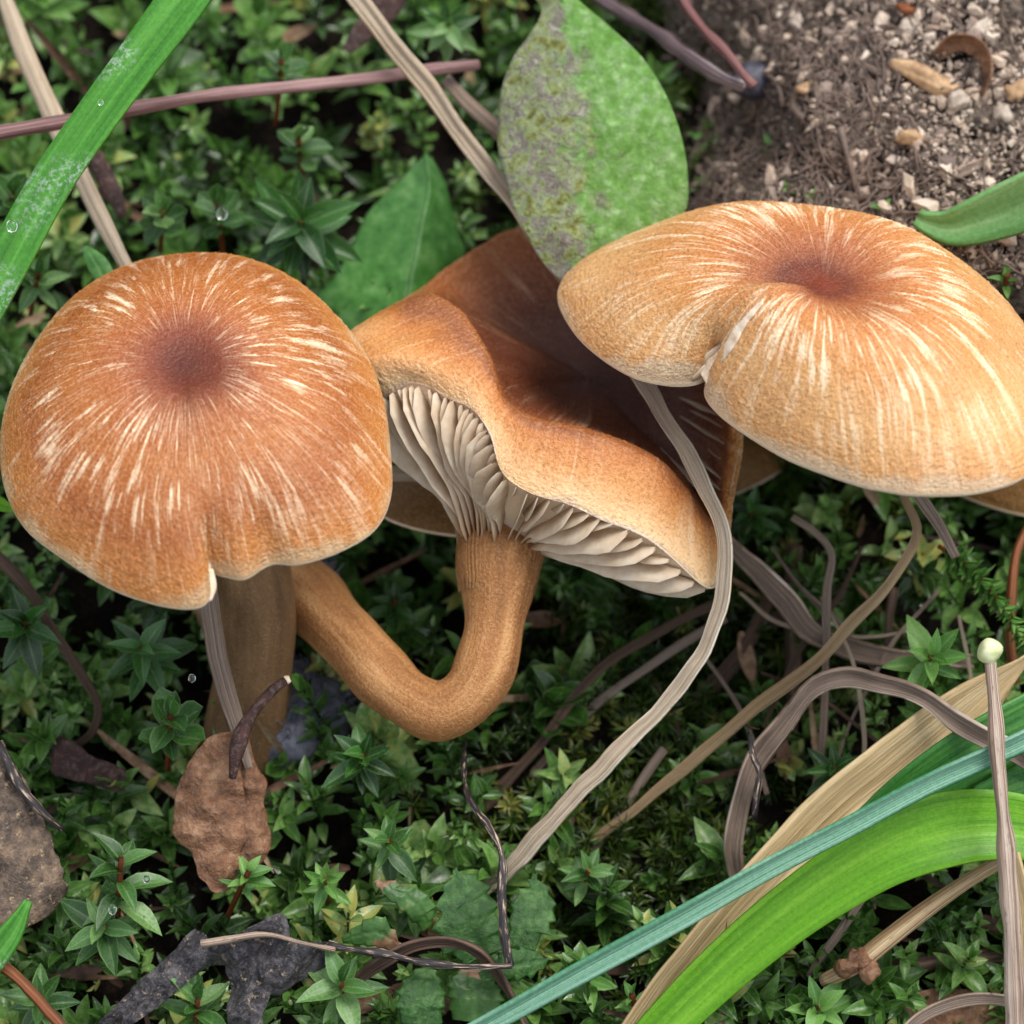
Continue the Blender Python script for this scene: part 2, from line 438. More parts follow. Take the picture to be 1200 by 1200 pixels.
RIDGED = (M_STRAW_P, M_STRAW_T, M_STRAW_G, M_STRAW_D)
def mat_green(name, a, b, c, freq=16.0, stripe=None, rough=.4, trans=.2, coat=0.0, dust=0.0):
    t = NT(name)
    st = t.attr('st').outputs['Vector']; o = t.obj()
    n1 = t.noise(t.vmul(st, (freq * .4, .5, freq * .4)), 1, 3)
    n2 = t.noise(o, 30, 3, .7)
    col = t.ramp(t.math('ADD', n1, t.val(n2, .3, .7, -.1, .1)), [(.3, a), (.5, b), (.72, c)])
    v = t.noise(t.vmul(st, (freq, .12, freq)), 1, 2)
    if stripe: col = t.mix(t.val(v, .5, .6), col, stripe)
    else: col = t.mix(t.val(v, .5, .62, 0, .4), col, t.mix(.6, col, c))
    if dust:
        d = t.math('MULTIPLY', t.val(t.noise(o, 1.3, 2), .52, .62), t.val(t.noise(o, 24, 4, .75), .48, .62))
        col = t.mix(t.math('MULTIPLY', d, dust), col, (.62, .68, .66))
    return t.finish(col, rough, t.bump(t.math('ADD', v, t.math('MULTIPLY', n2, .35)), .5, .015), spec=.45, trans=trans, coat=coat)
M_GRASS = mat_green('grass_green', srgb(56, 116, 34), srgb(74, 144, 46), srgb(100, 168, 66), 9, dust=.5)
M_GRASS_B = mat_green('bright_blade_green', srgb(84, 146, 22), srgb(106, 172, 26), srgb(138, 196, 54), 9, trans=.35)
M_GRASS_D = mat_green('deep_blade_green', srgb(40, 98, 36), srgb(60, 128, 50), srgb(92, 150, 70), 12)
M_GRASS_BLUE = mat_green('blue_green_blade', srgb(52, 112, 76), srgb(84, 146, 110), srgb(140, 184, 156), 34, srgb(164, 204, 186))
M_GRASS_S = mat_green('soft_blade_green', srgb(84, 136, 70), srgb(112, 166, 94), srgb(150, 194, 130), 4)

def mat_bigleaf():
    t = NT('mined_leaf')
    st = t.attr('st').outputs['Vector']; o = t.obj()
    sep = t.n('SeparateXYZ', {0: st})
    x = sep.outputs['X']; y = sep.outputs['Y']
    n1 = t.noise(o, 3.2, 4, .6)
    green = t.ramp(t.noise(o, 9, 5, .66), [(.3, srgb(100, 160, 46)), (.5, srgb(132, 182, 92)), (.7, srgb(178, 210, 152))])
    vein = t.n('TexVoronoi', {'Vector': o, 'Scale': 9.0}, feature='DISTANCE_TO_EDGE').outputs['Distance']
    mined = t.ramp(t.noise(o, 8, 6, .75, .6), [(.30, srgb(84, 72, 44)), (.41, srgb(146, 152, 74)), (.49, srgb(168, 186, 136)), (.57, srgb(138, 120, 122)), (.7, srgb(202, 212, 176))])
    ol = t.noise(o, 5, 3, .5, 1.2)
    mined = t.mix(t.math('MULTIPLY', t.val(t.math('ABSOLUTE', t.math('SUBTRACT', ol, .5)), .012, .0), .8), mined, srgb(110, 96, 30))
    m = t.math('ADD', t.math('MULTIPLY', x, -1.0), t.val(n1, .3, .7, -.45, .45))
    m = t.val(m, -.12, .16)
    col = t.mix(m, green, mined)
    h = t.math('ADD', t.math('MULTIPLY', t.noise(o, 11, 6, .72, .8), 1.6), t.math('MULTIPLY', t.math('MULTIPLY', ol, 1.5), m))
    return t.finish(col, .38, t.bump(h, 1.0, .05), spec=.55, trans=.18)
M_BIGLEAF = mat_bigleaf()
def mat_fold_leaf():
    t = NT('two_tone_leaf')
    st = t.attr('st').outputs['Vector']; o = t.obj()
    n = t.noise(o, 8, 4, .6)
    col = t.ramp(n, [(.3, srgb(54, 108, 40)), (.5, srgb(78, 136, 58)), (.72, srgb(112, 160, 88))])
    return t.finish(col, .38, t.bump(t.noise(o, 22, 4), .5, .02), spec=.6, trans=.2)
M_FOLDLEAF = mat_fold_leaf()
def mat_herb():
    t = NT('dark_herb_leaf')
    o = t.obj()
    col = t.ramp(t.noise(o, 9, 4, .65), [(.3, srgb(34, 70, 24)), (.5, srgb(52, 96, 36)), (.72, srgb(92, 132, 70))])
    return t.finish(col, .36, t.bump(t.noise(o, 16, 5, .7), .8, .03), spec=.5, trans=.2)
M_HERB = mat_herb()
def mat_spotleaf():
    t = NT('herb_leaf_with_brown_spots')
    st = t.attr('st').outputs['Vector']; o = t.obj()
    col = t.ramp(t.noise(o, 7, 4), [(.3, srgb(40, 76, 26)), (.55, srgb(66, 108, 44)), (.75, srgb(100, 136, 72))])
    y = t.n('SeparateXYZ', {0: st}).outputs['Y']
    brown = t.ramp(t.noise(o, 12, 4), [(.3, srgb(104, 72, 48)), (.7, srgb(156, 124, 98))])
    col = t.mix(t.val(t.math('ADD', y, t.val(t.noise(o, 4, 3), .3, .7, -.3, .3)), .62, .72), col, brown)
    return t.finish(col, .4, t.bump(t.noise(o, 20, 4), .5, .02), spec=.5, trans=.2)
M_SPOTLEAF = mat_spotleaf()
def mat_moss(name, stops, obj_random=False, edge=.55, trans=.28):
    t = NT(name)
    lf = t.attr('lf').outputs['Vector']
    sep = t.n('SeparateXYZ', {0: lf})
    ax = t.math('ABSOLUTE', sep.outputs['X'])
    if obj_random: tint = t.n('ObjectInfo').outputs['Random']
    else: tint = t.attr('tint').outputs['Fac']
    o = t.obj()
    c = t.ramp(t.math('ADD', tint, t.val(t.noise(o, 16, 3), .3, .7, -.16, .16)), stops)
    pale = t.mix(.55, c, srgb(172, 196, 140))
    c = t.mix(t.math('MULTIPLY', t.val(ax, .80, 1.0), edge), c, pale)
    c = t.mix(t.math('MULTIPLY', t.val(ax, .14, .04), .4), c, pale)
    h = t.noise(o, 60, 2)
    return t.finish(c, t.val(t.noise(o, 9, 2), .35, .65, .12, .38), t.bump(h, .35, .012), spec=.6, trans=trans, coat=.12)
GREENS = [(0, srgb(36, 64, 22)), (.3, srgb(58, 98, 34)), (.55, srgb(86, 132, 52)), (.78, srgb(122, 160, 84)), (.92, srgb(162, 188, 116)), (1, srgb(186, 182, 96))]
M_MOSS = mat_moss('moss_leaf', GREENS)
M_MOSS_I = mat_moss('moss_leaf_near', [(0, srgb(44, 84, 32)), (.4, srgb(62, 108, 44)), (.75, srgb(88, 134, 66)), (1, srgb(126, 164, 96))], True)
M_MOSS_DARK = mat_moss('moss_leaf_dark', [(0, srgb(26, 62, 20)), (.5, srgb(40, 86, 28)), (1, srgb(62, 112, 44))], True, .3)
M_MOSS_BR = mat_moss('moss_leaf_bright', [(0, srgb(76, 128, 50)), (.5, srgb(98, 152, 66)), (1, srgb(132, 178, 92))], True)
M_FINE = mat_moss('fine_moss_needle', [(0, srgb(34, 50, 14)), (.4, srgb(58, 84, 26)), (.75, srgb(96, 116, 42)), (1, srgb(146, 140, 66))], False, 0, .3)
M_MSTEM = mat_straw('red_moss_stem', srgb(84, 36, 20), srgb(124, 58, 30), srgb(150, 84, 44), spots=.1, freq=8)

def mat_soil(name, stops, scale=9.0):
    t = NT(name)
    o = t.obj()
    n = t.noise(o, scale, 8, .75)
    n2 = t.noise(o, scale * 4, 5, .75)
    col = t.ramp(t.math('ADD', t.math('MULTIPLY', n, .6), t.math('MULTIPLY', n2, .4)), stops)
    return t.finish(col, .85, t.bump(t.math('ADD', n, n2), 1.0, .08), spec=.2)
M_SOIL = mat_soil('dark_humus', [(.35, srgb(16, 12, 9)), (.5, srgb(38, 30, 24)), (.62, srgb(70, 54, 42)), (.75, srgb(104, 84, 66))])
M_BANK = mat_soil('sandy_soil', [(.33, srgb(44, 38, 37)), (.42, srgb(104, 91, 84)), (.52, srgb(164, 146, 132)), (.65, srgb(222, 204, 184))])
def mat_crumb():
    t = NT('soil_crumb')
    a = t.attr('tint').outputs['Fac']; o = t.obj()
    c = t.ramp(a, [(0, srgb(44, 38, 38)), (.3, srgb(112, 98, 91)), (.55, srgb(168, 148, 134)), (.8, srgb(212, 190, 168)), (.93, srgb(222, 206, 188)), (1, srgb(240, 234, 226))])
    n = t.noise(o, 18, 4, .7)
    c = t.mix(t.val(n, .45, .65, 0, .4), c, t.mix(.5, c, (.05, .04, .03)))
    return t.finish(c, .8, t.bump(n, .8, .04), spec=.25)
M_CRUMB = mat_crumb()
def mat_plain(name, c, c2, scale=12, rough=.6, spec=.4, bump=.5, sss=0, trans=0):
    t = NT(name)
    n = t.noise(t.obj(), scale, 5, .65)
    return t.finish(t.ramp(n, [(.3, c), (.7, c2)]), rough, t.bump(n, bump, .03), spec=spec, sss=sss, trans=trans)
M_PEBBLE = mat_plain('blue_black_stone', srgb(30, 31, 40), srgb(92, 92, 106), 12, .45, .45)
M_STONE = mat_plain('pale_stone', srgb(140, 122, 106), srgb(206, 192, 176), 10)
M_CHIP = mat_plain('tan_wood_chip', srgb(138, 104, 72), srgb(206, 172, 132), 8)
M_ROOT = mat_straw('grey_root', srgb(70, 56, 58), srgb(116, 98, 100), srgb(182, 166, 164), spots=.5, freq=14)
M_ROOTRED = mat_straw('reddish_root', srgb(84, 52, 52), srgb(124, 82, 80), srgb(150, 110, 104), spots=.2, freq=10)
M_HAIRROOT = mat_plain('hair_root', srgb(58, 46, 42), srgb(140, 120, 106), 4)
M_MYC = mat_plain('white_mycelium', srgb(70, 72, 82), srgb(124, 126, 138), 9, .8, .2, .8)
M_BUD = mat_plain('pale_bud', srgb(170, 190, 104), srgb(232, 232, 196), 6, .35, .5, .2, sss=.3)
def mat_drop():
    t = NT('water_drop')
    b = t.n('BsdfPrincipled', {'Base Color': (.95, 1, .97, 1), 'Roughness': .02, 'Transmission Weight': 1.0, 'IOR': 1.33})
    t.t.links.new(b.outputs[0], t.out.inputs['Surface'])
    return t.m
M_DROP = mat_drop()

# ---------------------------------------------------------------- ground
def bank(px, py):
    """How much the bare soil bank at the upper right stands out here (0..1)."""
    line = 752 + 0.05 * py + 60 * np.sin(py * .012)
    return smooth(line - 70, line + 150, px) * smooth(470, 330, py)
def GW(px, py):
    px = np.asarray(px, float); py = np.asarray(py, float)
    w = -1.55 + 0.0030 * (py - 880)
    w = w + 1.95 * bank(px, py) + bank(px, py) * 0.0011 * (px - 900).clip(-100, 900)
    w = w - .55 * np.exp(-(((px - 420) / 120) ** 2 + ((py - 720) / 110) ** 2))
    w = w - .45 * np.exp(-(((px - 760) / 130) ** 2 + ((py - 760) / 90) ** 2))
    w = w - .75 * np.exp(-(((px - 860) / 130) ** 2 + ((py - 560) / 70) ** 2))
    X = np.stack([px / 150, py / 150, px * 0], -1)
    return w + .13 * wob(X, 1.6, 21) + .06 * wob(X, 5, 22) + bank(px, py) * (.14 * wob(X, 3.2, 33) + .07 * np.abs(wob(X, 8, 34)))
def ground_points(px, py, fine=0.0, seed=5):
    w = GW(px, py)
    if fine:
        X = np.stack([px / 150, py / 150, px * 0], -1)
        w = w + fine * (wob(X, 14, seed, 16) * .5 + wob(X, 34, seed + 1, 16) * .35 + RNG.normal(size=px.shape) * .25)
    k = (DIST - w) / DIST / 150.0
    return np.stack([(px - 600) * k, (600 - py) * k, w], -1)
gx = np.concatenate([np.linspace(-6000, -900, 18), np.linspace(-850, 2050, 150), np.linspace(2150, 7000, 18)])
gy = np.concatenate([np.linspace(-5000, -800, 16), np.linspace(-760, 1950, 140), np.linspace(2050, 6000, 16)])
PX, PY = np.meshgrid(gx, gy)
G = ground_points(PX, PY, .05)
o = part('ground', G.reshape(-1, 3), grid_faces(*PX.shape)[:, ::-1].copy(), M_SOIL)
tag(o, 'dark humus soil under the moss carpet', 'soil', kind='structure')
# the bare bank: a finely broken surface of its own just over the humus
bx, by = np.meshgrid(np.linspace(670, 1750, 350), np.linspace(-420, 470, 290))
Gb = ground_points(bx, by, .06, 9)

Gb[..., 2] += .05 * smooth(.12, .5, bank(bx, by)) * 1.0 - .25 * (1 - smooth(.05, .3, bank(bx, by)))
o = part('soil_bank', Gb.reshape(-1, 3), grid_faces(*bx.shape)[:, ::-1].copy(), M_BANK)
tag(o, 'bank of bare crumbly grey brown soil at the upper right', 'soil', kind='structure')
def GP(px, py, up=0.0):
    q = ground_points(np.array([float(px)]), np.array([float(py)]))[0]
    return q + np.array([0, .41, .91]) * up

# ---------------------------------------------------------------- mushrooms
def scurf(X, N, amp, seed):
    r = np.random.default_rng(seed)
    d = wob(X, 48, seed + 1, 20) * amp * .30 + r.normal(size=len(X)) * amp * .75
    return X + N * d[:, None]
def grid_normals(G, wrap=True):
    du = np.gradient(G, axis=0)
    dv = (np.roll(G, -1, 1) - np.roll(G, 1, 1)) if wrap else np.gradient(G, axis=1)
    return unit(np.cross(dv, du))
def cap_mesh(name, G, rad, mat, parent, amp=.008, seed=1, ntop=None):
    M, N, _ = G.shape
    nn = grid_normals(G)
    th = np.arange(N) / N * 2 * math.pi
    R = np.broadcast_to(rad[:, None], (M, N)) if rad.ndim == 1 else rad
    a_ = amp * np.where(R > .992, .12, 1.0) * smooth(.04, .32, R)
    X = scurf(G.reshape(-1, 3), nn.reshape(-1, 3), a_.ravel(), seed)
    D = np.stack([np.broadcast_to(np.cos(th), (M, N)), np.broadcast_to(np.sin(th), (M, N)), R], -1)
    return part(name, X, grid_faces(M, N, True), mat, parent, {'rad': R.ravel(), 'dir': D.reshape(-1, 3)})
def gill_mesh(name, top, down, depth, parent, thick=.012, mat=None):
    """One blade: top edge curve, hanging direction and depth along it, with a thin body."""
    n = len(top)
    T = unit(np.gradient(top, axis=0))
    side = unit(np.cross(T, down)) * thick
    rows = []
    for f, s in ((0, 1.6), (.5, 1.0), (1.0, .35)):
        rows.append(top + down * (depth * f)[:, None] + side * s)
    for f, s in ((1.0, -.35), (.5, -1.0), (0, -1.6)):
        rows.append(top + down * (depth * f)[:, None] + side * s)
    G = np.stack(rows, 1)
    X = G.reshape(-1, 3)
    F = grid_faces(n, 6, True)
    A = np.stack([np.broadcast_to(np.array([0, .5, 1, 1, .5, 0]) * .2, (n, 6)), np.broadcast_to(np.linspace(0, 1, n)[:, None], (n, 6)), np.zeros((n, 6))], -1)
    return part(name, X, F, mat or M_GILL, parent, {'st': A.reshape(-1, 3)})

def build_cap(root, rim_px, rim_c, w0, nrm, prof, under, mat, seed, N=600, M=190, amp=.0045, ngills=46, apex=None, dirfac=None, groove=None, notch=(.66, .995)):
    """A cap between its rim (photo outline on the rim's plane) and its axis; prof: (rho, height) from centre to rim, under: from rim to stem."""
    nrm = unit(np.array(nrm, float))
    c0 = Q(*rim_c, w0)
    pts = []
    for p in rim_px:
        w = w0 + (p[2] if len(p) > 2 else 0)
        e = p[2] if len(p) > 2 else 0
        for _ in range(6):
            q = Q(p[0], p[1], w)
            w = w0 + e - (nrm[0] * (q[0] - c0[0]) + nrm[1] * (q[1] - c0[1])) / nrm[2]
        pts.append(Q(p[0], p[1], w))
    rim = crom_closed(pts, N)
    allp = np.array(prof + under, float)
    k = len(prof)
    x = np.concatenate([np.linspace(0, k - 1, M), np.linspace(k - 1, len(allp) - 1, 40)[1:]])
    pr = crom(allp, x)
    rho, H = pr[:, 0], pr[:, 1]
    th = np.arange(N) / N
    if dirfac is not None: Hf = H[:, None] * dirfac(th)[None] * 1.0 + (1 - dirfac(th))[None] * H[0] * (rho[:, None] < 2) * np.clip(1 - rho[:, None] / .9, 0, 1) ** 1.5
    else: Hf = np.broadcast_to(H[:, None], (len(H), N)).copy()
    kern = np.exp(-(((np.arange(N) + N // 2) % N - N // 2) / (N * .075)) ** 2); kern /= kern.sum()
    rimS = np.stack([np.real(np.fft.ifft(np.fft.fft(rim[:, k_]) * np.fft.fft(kern))) for k_ in range(3)], 1)
    rimS = c0 + (rimS - c0) * (np.linalg.norm(rim - c0, axis=1).mean() / np.linalg.norm(rimS - c0, axis=1).mean())
    f_ = smooth(notch[0], notch[1], rho)[:, None, None]
    G = c0 + ((rimS - c0)[None] * (1 - f_) + (rim - c0)[None] * f_) * rho[:, None, None] + nrm * Hf[..., None]
    if apex is not None:
        f = np.clip(1 - rho, 0, 1) ** 2
        G = G + np.array(apex) * f[:, None, None]
    topm = np.arange(len(x)) < M
    if groove is not None:
        for (tc, sg, dp, r0, rise) in groove:
            dt = (th - tc + .5) % 1 - .5
            g = np.exp(-(dt / sg) ** 2)[None] * smooth(r0, r0 + .4, rho)[:, None]
            G = G - nrm * (dp * g * topm[:, None])[..., None]
    # slow swelling so that no lathe symmetry is left
    G = G + nrm * (wob(G, 1.7, seed, 8) * .022 * smooth(0, .3, rho)[:, None])[..., None]
    rad = np.where(topm, rho, 1.0)
    cap_o = cap_mesh('cap', G, np.asarray(rad), mat, root, amp, seed)
    # gills
    u = np.array(under[2:], float)
    for i in range(ngills):
        short = i % 2
        j = int(i * N / ngills)
        xs = crom(u, np.linspace(0, (len(u) - 1) * (.45 if short else 1), 12))
        top = c0 + (rim[j] - c0)[None] * xs[:, :1] + nrm * (xs[:, 1:2] + .02)
        dep = np.sin(np.linspace(0.12, 1, 12) * math.pi * .9) * (.09 if short else .16) + .012
        gill_mesh('gill', top, -np.broadcast_to(nrm, top.shape), dep, cap_o)
    return G[:M]

# left mushroom -------------------------------------------------
LW = .45
ml = thing('mushroom', 'orange brown domed mushroom with pale radiating streaks, leftmost of the caps', 'mushroom', Q(285, 890, -1.5), 'brown mushrooms in the moss')
rimL = [(175, 706), (215, 713), (238, 709), (247, 694), (246, 673), (262, 675), (287, 678), (318, 661), (352, 660), (400, 644), (440, 618), (458, 580), (458, 530), (450, 470), (432, 420), (400, 376),
        (350, 332), (290, 307), (225, 302), (150, 314), (85, 350), (36, 408), (8, 470), (0, 530), (8, 582), (32, 625), (75, 658), (125, 688)]
profL = [(0, .715), (.06, .716), (.12, .728), (.2, .748), (.3, .755), (.42, .722), (.55, .65), (.68, .545), (.79, .42), (.88, .285), (.945, .16), (.985, .06), (1.0, 0)]
underL = [(.99, -.035), (.965, -.035), (.93, .02), (.75, .20), (.5, .36), (.2, .42)]
build_cap(ml, rimL, (230, 502), LW, (-.05, .66, .75), profL, underL, M_CAP_L, 31, ngills=44)
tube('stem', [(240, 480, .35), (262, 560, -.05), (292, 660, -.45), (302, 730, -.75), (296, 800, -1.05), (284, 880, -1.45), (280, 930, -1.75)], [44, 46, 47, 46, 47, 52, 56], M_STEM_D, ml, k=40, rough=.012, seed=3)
sheet('torn_edge', [(236, 664, LW + 1.12), (240, 690, LW + 1.15), (240, 706, LW + 1.15)], [(250, 668, LW + 1.1), (254, 688, LW + 1.06), (248, 704, LW + 1.1)], M_FLESH, ml, rows=16, cols=8, thick=.05, rough=.01, rfreq=14)

# right mushroom ------------------------------------------------
RW = .25
mr = thing('mushroom', 'pale orange wavy mushroom cap with a white split, rightmost of the large caps', 'mushroom', Q(955, 560, -2.4), 'brown mushrooms in the moss')
rimR = [(1080, 580), (1040, 576), (1000, 567), (930, 541), (880, 512), (842, 483), (825, 458), (836, 436, -.03), (812, 446, .02), (780, 447), (740, 438), (700, 414, -.05), (670, 384, -.1), (653, 345, -.1),
        (672, 312, -.1), (725, 286), (800, 272), (880, 268), (960, 274), (1040, 288), (1115, 318), (1186, 368), (1230, 436), (1240, 500), (1208, 552), (1150, 575)]
profR = [(0, .735), (.07, .738), (.14, .752), (.22, .785), (.32, .822), (.43, .84), (.55, .80), (.67, .70), (.78, .545), (.87, .37), (.94, .20), (.985, .06), (1.0, 0)]
underR = [(.99, -.04), (.96, -.04), (.92, .02), (.72, .22), (.45, .38), (.15, .40)]
nR = len(rimR)
def facR(th):
    c = 11.5 / nR
    dt = (th - c + .5) % 1 - .5
    return 1 - .30 * np.exp(-(dt / .13) ** 2)
GR = build_cap(mr, rimR, (945, 432), RW, (.03, .80, .60), profR, underR, M_CAP_R, 47, ngills=46, apex=(.08, .04, 0), dirfac=facR,
          groove=[(7.0 / nR, .016, .07, .55, 0), (18 / nR, .06, .05, .2, 0)], notch=(.74, .99))
tube('stem', [(955, 400, .3), (960, 435, -.5), (962, 470, -1.3), (958, 500, -2.1), (955, 520, -2.8)], [48, 42, 36, 34, 36], M_STEM, mr, k=32, rough=.012, seed=8)
# the white flesh laid bare along the split
GRf = GR.reshape(-1, 3); GRp = np.stack([600 + GRf[:, 0] * 150 * DIST / (DIST - GRf[:, 2]), 600 - GRf[:, 1] * 150 * DIST / (DIST - GRf[:, 2])], 1)
def on_right_cap(px, py, up=.004):
    d = np.hypot(GRp[:, 0] - px, GRp[:, 1] - py); k_ = d < 7
    return (px, py, float((np.quantile(GRf[k_, 2], .8) if k_.any() else GRf[d.argmin(), 2]) + up))
rt_ = np.random.default_rng(3)
def ragged(pts, a):
    return [on_right_cap(x + rt_.normal() * a, y + rt_.normal() * a) for x, y in pts]
sheet('torn_flesh', ragged([(892, 354), (880, 363), (871, 374), (862, 386), (853, 394), (846, 406), (838, 416), (829, 424), (819, 437)], 1.6), ragged([(891, 356), (882, 367), (874, 379), (867, 391), (858, 403), (851, 415), (845, 427), (837, 437), (827, 448)], 1.6), M_FLESH, mr, rows=60, cols=9, thick=.02, rough=.012, rfreq=20)


# middle mushroom: a funnel with a rolled lip ------------------
MS = -.25
mm = thing('mushroom', 'funnel shaped brown mushroom with rolled lip and curved stem showing its gills', 'mushroom', Q(330, 690, -1.7), 'brown mushrooms in the moss')
mg = [(446, 460, .08), (486, 450, .30), (540, 472, .46), (573, 505, .58), (596, 560, .66), (670, 590, .68), (755, 631, .62), (834, 688, .36), (850, 600, -.12), (862, 500, -.6), (820, 385, -1.3), (740, 310, -1.8), (640, 290, -2.0), (560, 325, -1.8), (490, 372, -1.3), (428, 436, -.5)]
outr = [(414, 420, .06), (470, 416, .30), (544, 446, .45), (584, 498, .55), (614, 540, .64), (684, 562, .66), (766, 602, .58), (842, 664, .30), (858, 590, -.14), (868, 490, -.6), (828, 362, -1.33), (745, 290, -1.83), (636, 272, -2.03), (553, 305, -1.83), (484, 349, -1.33), (404, 394, -.32)]
crest = [(530, 366, .02), (553, 392, .2), (573, 425, .34), (592, 474, .45), (628, 497, .52), (690, 511, .54), (774, 548, .47), (838, 622, .2), (846, 572, -.22), (852, 478, -.62), (812, 350, -1.3), (730, 276, -1.75), (622, 262, -1.92), (549, 297, -1.72), (499, 337, -1.28), (498, 345, -.30)]
inner = [(548, 369, -.85), (570, 398, -.65), (590, 430, -.5), (608, 462, -.42), (646, 480, -.42), (700, 493, -.42), (770, 524, -.48), (822, 582, -.52), (822, 540, -.78), (815, 468, -1.15), (782, 390, -1.55), (726, 326, -1.8), (650, 312, -1.86), (588, 330, -1.76), (536, 345, -1.55), (522, 350, -1.25)]
K = 16
cen = np.array([690, 446, -1.3])
inn = np.array(inner, float)
deep = cen + (inn - cen) * .62; deep[:, 2] = cen[2] * .42 + inn[:, 2] * .58 - .12
dep2 = cen + (inn - cen) * .28; dep2[:, 2] = cen[2] * .78 + inn[:, 2] * .22 - .08
def toQ(a):
    a = np.array(a, float); a[:, 2] += MS
    return QL(a)
apc = Q(587, 636, -.19 + MS)
# stem of the middle mushroom
stemP = [(596, 596, -.28 + MS), (590, 622, -.22 + MS), (583, 660, -.15 + MS), (580, 705, -.08 + MS), (575, 755, -.02 + MS), (556, 805, .02 + MS), (520, 832, .0 + MS), (478, 818, -.1 + MS), (440, 785, -.3 + MS), (402, 742, -.6 + MS), (366, 705, -.95 + MS), (330, 672, -1.35 + MS), (300, 650, -1.7 + MS)]
stemR = [36, 50, 42, 35, 35, 36, 35, 36, 39, 42, 43, 43, 42]
SC, Ss = by_length(QL(stemP), 120)
Sr = crom(np.array(stemR, float), np.linspace(0, len(stemR) - 1, 120)) / 150
Sr = Sr * (1 + .035 * np.sin(Ss * 5.1 + 1) + .025 * np.sin(Ss * 11.3)) * np.where(Ss < .3, 1, 1)
tube_uvw('stem', SC, Ss, Sr, M_STEM, mm, k=72, rough=.013, seed=12)
# ring of the stem's apex matched to the cap's 16 directions
margin = toQ(mg)
ax = unit(QL([(690, 448, -1.0 + MS)])[0] - apc)
apx = []
for i in range(K):
    d = margin[i] - apc
    d = d - ax * (d @ ax)
    apx.append(apc + unit(d) * .285)
apx = np.array(apx)
under1 = margin + unit(apc - margin) * .035 + ax * .012
frontness = np.array([1, 1, 1, 1, 1, 1, 1, .9, .25, 0, 0, 0, 0, 0, .1, .6])[:, None]
bk1 = toQ(inner) + np.array([0, 0, -.42]); bk2 = toQ(deep) + np.array([0, -.05, -.5])
under2 = (margin * .6 + apx * .4 + ax * .04) * frontness + bk1 * (1 - frontness)
under3 = (margin * .25 + apx * .75 + ax * .03) * frontness + bk2 * (1 - frontness)
cr_, in_ = np.array(crest, float), np.array(inner, float)
brink = cr_ * .70 + in_ * .30; brink[:, 2] = cr_[:, 2] * .62 + in_[:, 2] * .38
rings = [np.broadcast_to(Q(690, 446, -1.33 + MS), (K, 3)), toQ(dep2), toQ(deep), toQ(inner), toQ(brink), toQ(crest), toQ(outr), margin, under1, under2, under3, apx]
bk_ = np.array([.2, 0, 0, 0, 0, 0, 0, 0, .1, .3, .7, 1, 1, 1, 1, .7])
rposK = [np.zeros(16), .10 + bk_ * 0, .18 + .12 * bk_, .27 + .24 * bk_, .42 + .21 * bk_, .70 + bk_ * 0, .86 + bk_ * 0, .985 + bk_ * 0] + [np.ones(16)] * 4  # hollow's shade and the back wall's light are put into the skin colour
N, MM = 600, 240
ringsN = np.stack([crom_closed(r, N) for r in rings])
xs = np.linspace(0, len(rings) - 1, MM)
Gm = crom(ringsN.reshape(len(rings), -1), xs).reshape(MM, N, 3)
Gm = Gm + ax * (wob(Gm, 2.2, 5, 8) * .018 * (xs[:, None] > .3))[..., None]
lipw = np.exp(-((xs - 5.0) / .35) ** 2)
Gm = Gm + ax * (wob(Gm, 11, 61, 12) * .010 * lipw[:, None])[..., None]
# wavy, slightly ragged margin
edgew = np.exp(-((xs - 7.0) / .45) ** 2)
Gm = Gm + np.array([0, 1.0, 0]) * (edgew[:, None] * wob(Gm, 7, 77, 10) * .022)[..., None]
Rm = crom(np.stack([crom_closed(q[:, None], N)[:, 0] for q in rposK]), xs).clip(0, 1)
cap_m = cap_mesh('cap', Gm, Rm, M_CAP_M, mm, .0045, 52)
